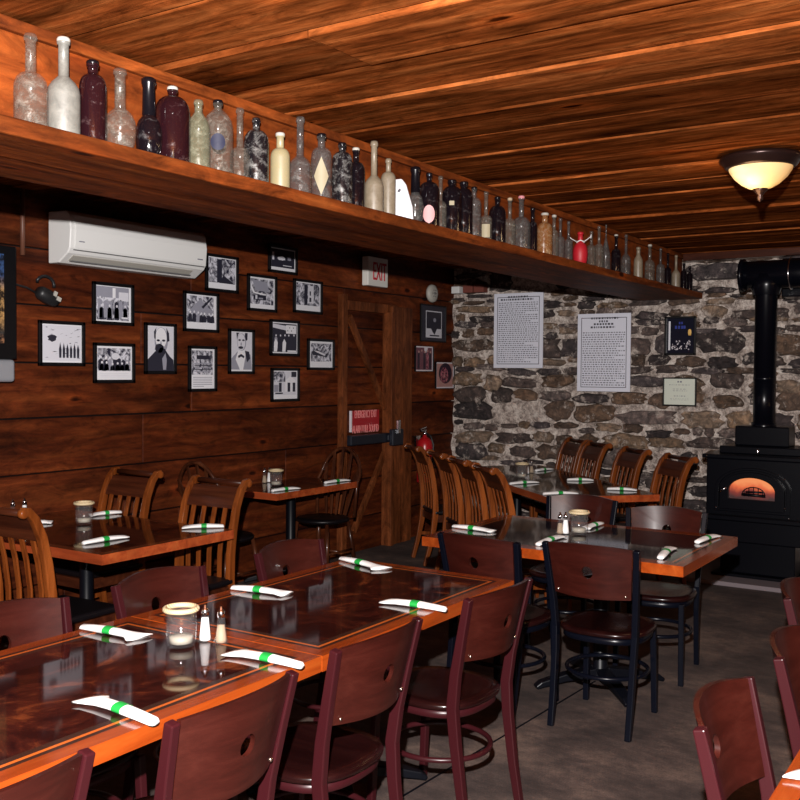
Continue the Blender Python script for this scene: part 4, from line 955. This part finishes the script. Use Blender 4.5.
# ================================================================== TABLES
def make_table(label, loc, Lx, Ly, style, rz=0, peds=((0, 0),), arms='x'):
    root = thing('dining_table', label, 'table', (*loc, 0), rz)
    Zt, th = .76, .05
    edge = {'orange': M['tabledge'], 'red': M['tabledgered']}[style[0]]; bt = {'orange': M['bordertop'], 'red': M['bordertopred']}[style[0]]
    ven = {'v': M['veneer'], 'b': M['veneerb']}[style[1]]
    p = MB(); a, b2 = Lx/2, Ly/2
    rings = [(0, 1), (.052, 2), (.068, 3), (.080, 2), (.104, 4)] if style[0] == 'orange' else [(0, 1), (.05, 2), (.06, 4)]
    e = .0
    vs = []
    def rect(o): return [(-a+o, -b2+o, Zt), (a-o, -b2+o, Zt), (a-o, b2-o, Zt), (-a+o, b2-o, Zt)]
    for (o, mi), (o2, _) in zip(rings[:-1], rings[1:]):
        A, B_ = rect(o), rect(o2)
        p.add(A+B_, [(k, (k+1) % 4, 4+(k+1) % 4, 4+k) for k in range(4)], mi)
    p.add(rect(rings[-1][0]), [(0, 1, 2, 3)], 4)
    lowr = [(x_, y_, Zt-th) for x_, y_, _ in rect(0)]
    p.add(rect(0)+lowr, [(4+k, 4+(k+1) % 4, (k+1) % 4, k) for k in range(4)]+[(7, 6, 5, 4)], 0)
    o = p.build('tabletop', [edge, bt, M['inlay'], M['inlaylight'], ven], root, fix=False)
    for q, (px_, py_) in enumerate(peds):
        p = MB(); p.lathe([(.11, .705), (.11, .695), (.042, .69), (.038, .66), (.038, .10), (.06, .07), (.07, .055)], (px_, py_, 0), 20); p.box((px_, py_, .70), (.42, .42, .012)); p.build('column', M['castiron'], root)
        p = MB(); ln = .36
        for k in range(4):
            g = k*PI/2+(PI/4 if arms == 'x' else 0); dx, dy = math.cos(g), math.sin(g)
            p.bar([(px_+dx*.03, py_+dy*.03, .075), (px_+dx*.2, py_+dy*.2, .058), (px_+dx*(ln-.03), py_+dy*(ln-.03), .028), (px_+dx*ln, py_+dy*ln, .012)], [.07, .062, .055, .05], [.05, .04, .032, .02], (-dy, dx, 0))
        p.build('cross_base', M['castiron'], root, bev=.006)
    return root
make_table('long glossy table with orange border, nearest at lower left', (-2.275, 1.715), .87, 1.35, ('orange', 'v'))
make_table('long glossy table with orange border, joined to the far end of the nearest one', (-2.272, 3.065), .87, 1.34, ('orange', 'v'))
make_table('table with bright orange front edge in front of the wood stove', (-2.035, 4.95), 1.42, .99, ('orange', 'b'), peds=((.16, -.1),))
make_table('dark table with reddish edge against the plank wall under the pictures', (-4.40, 3.57), 1.36, .92, ('red', 'v'), peds=((0, 0),))
make_table('small red-edged table against the plank wall near the door', (-4.84, 5.89), .56, 1.0, ('red', 'b'))
P0 = Vector((-2.87, 6.38)); D = Vector((-.735, .678)); Nn = Vector((.678, .735))
ctr = P0+D*1.15+Nn*.44
make_table('long dark table set diagonally before the stone wall', (ctr.x, ctr.y), 2.3, .88, ('red', 'b'), rz=math.atan2(D.y, D.x), peds=((-.6, 0), (.6, 0)))
make_table('table whose orange corner shows at the lower right picture edge', (-.005, 2.12), .87, 1.36, ('orange', 'v'))

# ================================================================== CHAIRS
def bent_chair(name, label, loc, rz, fm, wm, group):
    root = thing(name, label, 'chair', (*loc, 0), rz, group)
    # back posts, one mesh each, with the curved side profile
    for s in (-1, 1):
        pts = [(s*.185, -.255, 0), (s*.186, -.225, .16), (s*.188, -.20, .34), (s*.192, -.19, .46), (s*.198, -.205, .58), (s*.208, -.235, .72), (s*.218, -.268, .865)]
        p = MB(); p.bar(pts, .028, [.030, .034, .040, .042, .038, .032, .028], (1, 0, 0)); lg = p.build('back_post', fm, root, bev=.004)
        pts = [(s*.175, .185, 0), (s*.168, .165, .43)]
        p = MB(); p.bar(pts, .028, .028, (1, 0, 0)); p.build('front_leg', fm, root, bev=.004)
    # back panel with a round hole, curved in plan
    N_ = 40; hw, hh, cz = .190, .118, .748; rh = .026
    def rb(a):
        ca, sa = math.cos(a), math.sin(a); t_ = min(hw/abs(ca) if abs(ca) > 1e-6 else 9, hh/abs(sa) if abs(sa) > 1e-6 else 9); return ca*t_, sa*t_
    angs = sorted(set([2*PI*k/N_ for k in range(N_)]+[math.atan2(hh, hw), PI-math.atan2(hh, hw), PI+math.atan2(hh, hw), 2*PI-math.atan2(hh, hw)])); n = len(angs)
    def mp(u, v, off):
        x_ = u*(1+.10*(v/hh)*.5); q = 1-(u/hw)**2; z_ = cz+v+(.016*q if v > 0 else -.004*q)*(abs(v)/hh)
        lean = -.212-(z_-.60)*.215
        return (x_, lean-.050*q+off, z_)
    vs = []; fs = []; RR = (0, .12, .35, .65, 1)
    for off in (-.008, .006):
        for f_ in RR:
            for a in angs:
                bx_, by_ = rb(a); ix, iy = rh*math.cos(a), rh*math.sin(a); vs.append(mp(ix+(bx_-ix)*f_, iy+(by_-iy)*f_, off))
    K = len(RR); o1 = K*n
    for q in range(K-1):
        for k in range(n):
            j = (k+1) % n; fs += [(q*n+k, q*n+j, (q+1)*n+j, (q+1)*n+k), (o1+q*n+k, o1+(q+1)*n+k, o1+(q+1)*n+j, o1+q*n+j)]
    for k in range(n):
        j = (k+1) % n; fs += [(k, o1+k, o1+j, j), ((K-1)*n+k, (K-1)*n+j, o1+(K-1)*n+j, o1+(K-1)*n+k)]
    p = MB(); p.add(vs, fs, 0, False); bp = p.build('back_panel', wm, root)
    for pl in bp.data.polygons: pl.use_smooth = True
    es_ = bp.modifiers.new('split', 'EDGE_SPLIT'); es_.split_angle = .7
    p = MB()
    for s in (-1, 1): p.lathe([(.006, 0), (.006, .003), (0, .004)], mp(s*(hw-.022), -hh+.018, -.009), 8, rot=Euler((PI/2, 0, 0)).to_matrix())
    p.build('screws', M['screwm'], bp)
    # seat (superellipse) and its metal rim
    def se(r_, z_, n_=36, e=2.7): return [((abs(math.cos(a))**(2/e))*math.copysign(r_, math.cos(a)), (abs(math.sin(a))**(2/e))*math.copysign(r_, math.sin(a))-.005, z_) for a in [2*PI*k/n_ for k in range(n_)]]
    def stack(levels):
        p = MB(); vs = []; fs = []; n_ = 36
        for r_, z_ in levels: vs += se(r_, z_)
        for q in range(len(levels)-1):
            for k in range(n_): fs.append((q*n_+k, q*n_+(k+1) % n_, (q+1)*n_+(k+1) % n_, (q+1)*n_+k))
        fs += [tuple(range(n_-1, -1, -1)), tuple((len(levels)-1)*n_+k for k in range(n_))]; p.add(vs, fs, 0, True); return p
    so = stack([(.195, .435), (.212, .440), (.215, .452), (.208, .462), (.17, .463), (.10, .458)]).build('seat', M['maroonseat'], root)
    stack([(.196, .405), (.200, .408), (.200, .432), (.194, .434)]).build('seat_rim', fm, root)
    p = MB(); p.tube([(.190*math.cos(a), .195*math.sin(a)-.01, .245) for a in [2*PI*k/32 for k in range(32)]], .0105, 8, closed=True); p.build('ring_stretcher', fm, root)
    return root
g1 = 'maroon bent-back chairs'; g2 = 'black framed bent-back chairs'
cm0 = bent_chair('bent_back_chair', 'maroon chair, third from the left in the near side row of the joined tables', (-1.89, 2.395), PI/2, M['marooncast'], M['maroonwood'], g1)
def mc(label, x, y, rz): return dup(cm0, label, (x, y, 0), rz)
mc('maroon chair cut off at the bottom left corner, near side of the nearest table', -1.88, 1.09, PI/2)
mc('maroon chair at bottom centre, second back on the near side of the nearest table', -1.86, 1.73, PI/2+.03)
mc('maroon chair at the right end of the near side row, beside black framed chairs', -1.87, 3.16, PI/2-.05)
mc('maroon chair at left edge on the far side of the nearest table', -2.51, 1.94, -PI/2)
mc('maroon chair on the far side behind the jar with the rope rim', -2.51, 2.60, -PI/2)
mc('maroon chair on the far side, between two napkin rolls of the joined table', -2.505, 3.37, -PI/2)
mc('maroon chair lower right seen from its front, hole lit, by the orange corner', -.33, 2.37, -PI/2)
mc('maroon chair behind the lower right one at the picture edge', -.30, 3.03, -PI/2)
mc('maroon chair barely showing at the right edge below the stove', -.43, 3.80, -PI/2)
ck0 = bent_chair('bent_back_chair', 'black framed maroon-back chair, left of the two at the orange-edged table front', (-2.16, 4.32), -.10, M['blackmetal'], M['maroonwood'], g2)
dup(ck0, 'black framed maroon-back chair in full view at the front of the orange-edged table', (-1.67, 4.42, 0), .03)
dup(ck0, 'black framed chair behind the orange-edged table, left one facing the room', (-2.33, 5.45, 0), PI+.06)
dup(ck0, 'black framed chair behind the orange-edged table, right one beside the stove', (-1.71, 5.24, 0), PI+.12)

def slat_chair(label, loc, rz, group):
    root = thing('slat_back_chair', label, 'chair', (*loc, 0), rz, group)
    prof = [(-.30, 0), (-.26, .15), (-.225, .32), (-.21, .46), (-.215, .60), (-.235, .74), (-.265, .87), (-.305, .96), (-.345, 1.005), (-.375, 1.01)]
    for s in (-1, 1):
        p = MB(); p.bar([(s*(.195), y_, z_) for y_, z_ in prof], .034, [.034, .038, .046, .052, .050, .046, .044, .042, .036, .030], (1, 0, 0))
        p.lathe([(.0, -.018), (.022, -.017), (.024, 0), (.022, .017), (0, .018)], (s*.195, -.368, .995), 14, rot=Euler((0, PI/2, 0)).to_matrix(), cap=False)
        p.build('back_post', M['slatwood'], root, bev=.006)
        p = MB(); p.bar([(s*.195, .19, 0), (s*.19, .19, .43)], [.026, .040], [.026, .040], (1, 0, 0)); p.build('front_leg', M['slatwood'], root, bev=.004)
    p = MB(); p.tube([(-.18, -.362, .995), (.18, -.362, .995)], .017, 10); p.build('top_roll', M['slatdark'], root)
    p = MB(); p.bar([(0, -.262, .855), (0, -.285, .91), (0, -.325, .972)], .36, .016, (1, 0, 0)); p.build('crest_panel', M['slatdark'], root, bev=.003)
    for u in (-.12, -.04, .04, .12):
        p = MB(); p.bar([(u, -.205, .465), (u, -.208, .60), (u, -.228, .74), (u, -.258, .86)], .030, .012, (1, 0, 0)); p.build('slat', M['slatwood'], root, bev=.003)
    p = MB(); p.box((0, -.01, .452), (.43, .42, .035)); p.build('seat', M['blackseat'], root, bev=.014, seg=3)
    p = MB(); p.lo((-.19, .175, .37), (.19, .20, .43)); p.lo((-.19, -.22, .37), (.19, -.20, .43)); p.lo((-.205, -.2, .37), (-.185, .19, .43)); p.lo((.185, -.2, .37), (.205, .19, .43)); p.build('seat_rail', M['slatdark'], root)  # rails use the dark wood tone to stand in for shade under the tables
    p = MB(); p.bar([(-.19, -.235, .22), (-.19, .19, .20)], .02, .028, (1, 0, 0)); p.bar([(.19, -.235, .22), (.19, .19, .20)], .02, .028, (1, 0, 0)); p.bar([(-.19, 0, .21), (.19, 0, .21)], .02, .026, (0, 1, 0)); p.build('stretcher', M['slatwood'], root)
    return root
gs = 'slat-back oak chairs'
sc0 = slat_chair('slat-back oak chair with its back to us, cut by the left picture edge', (-4.02, 3.10), 0.04, gs)
dup(sc0, 'slat-back oak chair across the wall table, its back against the planks side', (-4.76, 3.90, 0), PI+.0)
dup(sc0, 'slat-back oak chair at the right end of the wall table, slats fully visible', (-3.98, 3.86, 0), PI+.04)
rzl = math.atan2(Nn.y, Nn.x)-PI/2
nm4 = ['nearest the camera', 'second from the near end', 'third from the near end', 'farthest by the door post']
for t_, q in zip((-.20, .37, .95, 1.66), nm4):
    c = P0+D*t_-Nn*.20; dup(sc0, 'slat-back chair in the left row of the diagonal table, '+q, (c.x, c.y, 0), rzl)
nm5 = ['nearest the stove', 'second from the stove', 'third from the stove', 'farthest left, overlapped by its neighbour']
for t_, q in zip((.32, 1.03, 1.74, 2.2), nm5):
    c = P0+D*t_+Nn*(.88+.0); dup(sc0, 'slat-back chair along the stone wall side, '+q, (c.x, c.y, 0), rzl+PI)

def windsor(label, loc, rz, group):
    root = thing('windsor_chair', label, 'chair', (*loc, 0), rz, group)
    p = MB(); arc = [(-.19, -.17, .46)]+[(-.205*math.cos(PI*k/14)*(1.0), -.19-.10*math.sin(PI*k/14)**.5, .74+.27*math.sin(PI*k/14)) for k in range(15)]+[(.19, -.17, .46)]
    p.tube(arc, .014, 10); p.build('bow', M['windsor'], root)
    for k in range(5):
        u = (k-2)*.065; top = .74+.27*math.sqrt(max(0, 1-(u*1.35/.205)**2))
        p = MB(); p.bar([(u*.75, -.175, .465), (u*1.1, -.22, .72), (u*1.35, -.278, top)], [.018, .042, .022], .010, (1, 0, 0)); p.build('slat', M['windsor'], root, bev=.003)
    p = MB(); p.lathe([(0, .43), (.19, .43), (.215, .442), (.22, .455), (.205, .468), (.10, .462), (0, .46)], n=32, cap=False); p.build('seat', M['blackseat'], root)
    for sx_, sy_ in ((-1, 1), (1, 1), (-1, -1), (1, -1)):
        p = MB(); p.tube([(sx_*.15, sy_*.14, .435), (sx_*.17, sy_*.165, .25), (sx_*.195, sy_*.20, 0)], [.014, .021, .012], 10); p.build('leg', M['windsor'], root)
    p = MB(); p.tube([(-.178, .17, .20), (-.178, -.17, .20)], .010, 8); p.tube([(.178, .17, .20), (.178, -.17, .20)], .010, 8); p.tube([(-.178, 0, .20), (.178, 0, .20)], .010, 8); p.build('stretcher', M['windsor'], root)
    return root
w0 = windsor('dark bow-back chair behind the slat chair, left end of the small wall table', (-4.86, 5.16), 0, 'bow-back chairs at the small table')
dup(w0, 'dark bow-back chair beneath the door post, right end of the small wall table', (-4.80, 6.25, 0), PI)

# ================================================================== TABLEWARE
def napkin(label, loc, rz, flare):
    root = thing('napkin_roll', label, 'napkin roll', (loc[0], loc[1], .7605), rz, 'napkin rolls with green bands')
    p = MB(); n = 16; secs = [(-.145, .014, .008), (-.138, .019, .012), (-.09, .021, .014), (-.03, .022, .016), (.0, .020, .016), (.04, .022, .015), (.09, .026, .013), (.125, .030+.012*flare, .010), (.145, .028+.024*flare, .009)]
    vs = []; fs = []; r2 = random.Random(5)
    for x_, a, b2 in secs:
        for k in range(n):
            g = 2*PI*k/n; j = 1+r2.uniform(-.06, .06); vs.append((x_+(.014*math.cos(g)*flare if x_ > .12 else 0), a*math.cos(g)*j, max(0, b2+b2*math.sin(g)*j)))
    for q in range(len(secs)-1):
        for k in range(n): fs.append((q*n+k, q*n+(k+1) % n, (q+1)*n+(k+1) % n, (q+1)*n+k))
    fs += [tuple(range(n-1, -1, -1)), tuple((len(secs)-1)*n+k for k in range(n))]
    p.add(vs, fs, 0, True); p.build('napkin', M['napkin'], root)
    p = MB(); vs = []; fs = []
    for x_ in (-.022, .016):
        for k in range(n): g = 2*PI*k/n; vs.append((x_, .0235*math.cos(g), .017+.0168*math.sin(g)))
    fs = [(k, (k+1) % n, n+(k+1) % n, n+k) for k in range(n)]; p.add(vs, fs, 0, True); p.build('band', M['greenband'], root)
    return root
protoN = {}
def put_napkin(pa, pb, label, fl=1, flip=False):
    # pa, pb: sight points of the plain and the flared end on the table plane
    A = at_z(*pa, .775); B_ = at_z(*pb, .775)
    if flip: A, B_ = B_, A
    c = (A+B_)/2; rz = math.atan2(B_.y-A.y, B_.x-A.x)
    if fl not in protoN: protoN[fl] = napkin(label, (c.x, c.y), rz, fl); o = protoN[fl]
    else: o = dup(protoN[fl], label, (c.x, c.y, .7605), rz)
    k = max(.7, min((B_-A).length/.29, 1.1)) if pa[0] < 800 else 1; o.scale = (k, .95, .78); return o
put_napkin((155, 720), (90, 696), 'green banded napkin roll at the near edge, lower left on the nearest table', 1)
put_napkin((82, 625), (140, 635), 'napkin roll left of the jar, far side of the nearest table', 1)
put_napkin((302, 664), (234, 650), 'napkin roll lying over the joint of the two near tables', 1)
put_napkin((232, 586), (287, 592), 'napkin roll with a pointed end on the far side of the joined table', .6)
put_napkin((341, 557), (382, 567), 'napkin roll at the far corner of the joined table', 1)
put_napkin((446, 608), (386, 599), 'napkin roll near the right end of the joined table', .6)
put_napkin((83, 542), (126, 535), 'napkin roll at the near corner of the wall table', .3)
put_napkin((224, 525), (183, 526), 'napkin roll before the slat chair at the right end of the wall table', .6)
put_napkin((20, 522), (47, 521), 'half hidden napkin roll at the left side of the wall table', .6)
put_napkin((121, 511), (90, 514), 'white napkin behind the jar on the wall table', 1)
put_napkin((272, 490), (298, 487), 'napkin roll at the near corner of the small wall table', .3)
put_napkin((325, 482), (348, 479), 'napkin roll at the far corner of the small wall table', .3)
put_napkin((453, 525), (493, 530), 'napkin roll at the left front of the orange-edged table', .3)
put_napkin((536, 544), (563, 534), 'napkin roll before the central black framed chair, beside the shakers', .3)
put_napkin((602, 522), (585, 527), 'napkin roll just right of the jar on the orange-edged table', .3)
put_napkin((658, 559), (673, 544), 'napkin roll pointing away at the right front of the orange-edged table', .3)
put_napkin((697, 541), (716, 534), 'napkin roll at the far right corner of the orange-edged table', .3)
put_napkin((510, 483), (537, 481), 'napkin roll at the left edge of the diagonal table', .3)
put_napkin((543, 493), (577, 492), 'napkin roll at the near corner of the diagonal table', .3)
put_napkin((567, 479), (593, 479), 'napkin roll in the middle of the diagonal table', .3)
put_napkin((607, 488), (637, 489), 'napkin roll at the right corner of the diagonal table', .3)
put_napkin((536, 470), (551, 468), 'farthest napkin roll on the diagonal table by the stone wall', .3)
put_napkin((925, 806), (812, 773), 'napkin roll cut off at the right picture edge on the orange corner', 1)

def jar(label, x, y):
    root = thing('glass_jar_candle', label, 'candle jar', (x, y, .7605), 0, 'candle jars')
    p = MB(); p.lathe([(0, 0), (.040, 0), (.044, .004), (.048, .02), (.050, .118), (.047, .118), (.045, .022), (.040, .012), (0, .012)], n=32, cap=False); p.build('glass', M['glass'], root)
    p = MB(); p.tube([(.051*math.cos(g), .051*math.sin(g), .121) for g in [2*PI*k/36 for k in range(36)]], .0085, 10, closed=True); p.build('rope_rim', M['rope'], root)
    p = MB(); p.lathe([(0, .0125), (.037, .0125), (.037, .034), (.010, .036), (0, .036)], n=20, cap=False); p.build('candle', M['wax'], root)
    return root
jp = [at_z(x, y, .76) for x, y in ((181, 646), (84, 524), (276, 486), (579, 534), (522, 478))]
j0 = jar('rope-rimmed glass jar on the joint of the two near tables', jp[0].x, jp[0].y)
for q, lab in zip(jp[1:], ('rope-rimmed glass jar on the wall table below the pictures', 'rope-rimmed glass jar on the small wall table', 'rope-rimmed glass jar on the orange-edged table', 'far glass jar on the diagonal table')):
    dup(j0, lab, (q.x, q.y, .7605))
def shaker(label, x, y, fill, name, z=.7605):
    root = thing(name, label, 'shaker', (x, y, z), 0, 'glass salt and pepper shakers')
    p = MB(); p.lathe([(0, 0), (.024, 0), (.025, .006), (.020, .014), (.0125, .088), (0, .088)], n=10, sm=False, cap=False); p.build('glass', M['glass'], root)
    p = MB(); p.lathe([(0, .004), (.0185, .004), (.0185, .014), (.0118, .078 if fill == 'salt' else .060), (0, .078 if fill == 'salt' else .060)], n=12, cap=False); p.build('contents', M[fill], root)
    p = MB(); p.lathe([(.0135, .086), (.0135, .100), (.010, .108), (.0055, .112), (.0055, .120), (0, .122)], n=14); p.build('metal_cap', M['chrome'], root)
    return root
s0 = shaker('white salt shaker beside the jar on the near tables', *at_z(205, 641, .76)[:2], 'salt', 'salt_shaker')
p0_ = shaker('tan pepper shaker right of the salt on the near tables', *at_z(221, 643, .76)[:2], 'pepper', 'pepper_shaker')
for proto, (x, y), lab in ((p0_, (247, 481.5), 'pepper shaker on the small wall table'), (s0, (253.5, 481), 'salt shaker on the small wall table'), (p0_, (560, 534), 'pepper shaker on the orange-edged table beside the jar'), (s0, (565.5, 534), 'salt shaker on the orange-edged table beside the jar'), (s0, (527, 474), 'salt shaker on the diagonal table'), (p0_, (531.5, 473), 'pepper shaker on the diagonal table')):
    q = at_z(x, y, .76); q.x = max(q.x, -5.08); dup(proto, lab, (q.x, q.y, .7605))
dup(p0_, 'pepper shaker at the wall end of the wall table by the left edge', (-5.02, 3.54, .7605))
dup(s0, 'salt shaker at the wall end of the wall table by the left edge', (-5.02, 3.62, .7605))
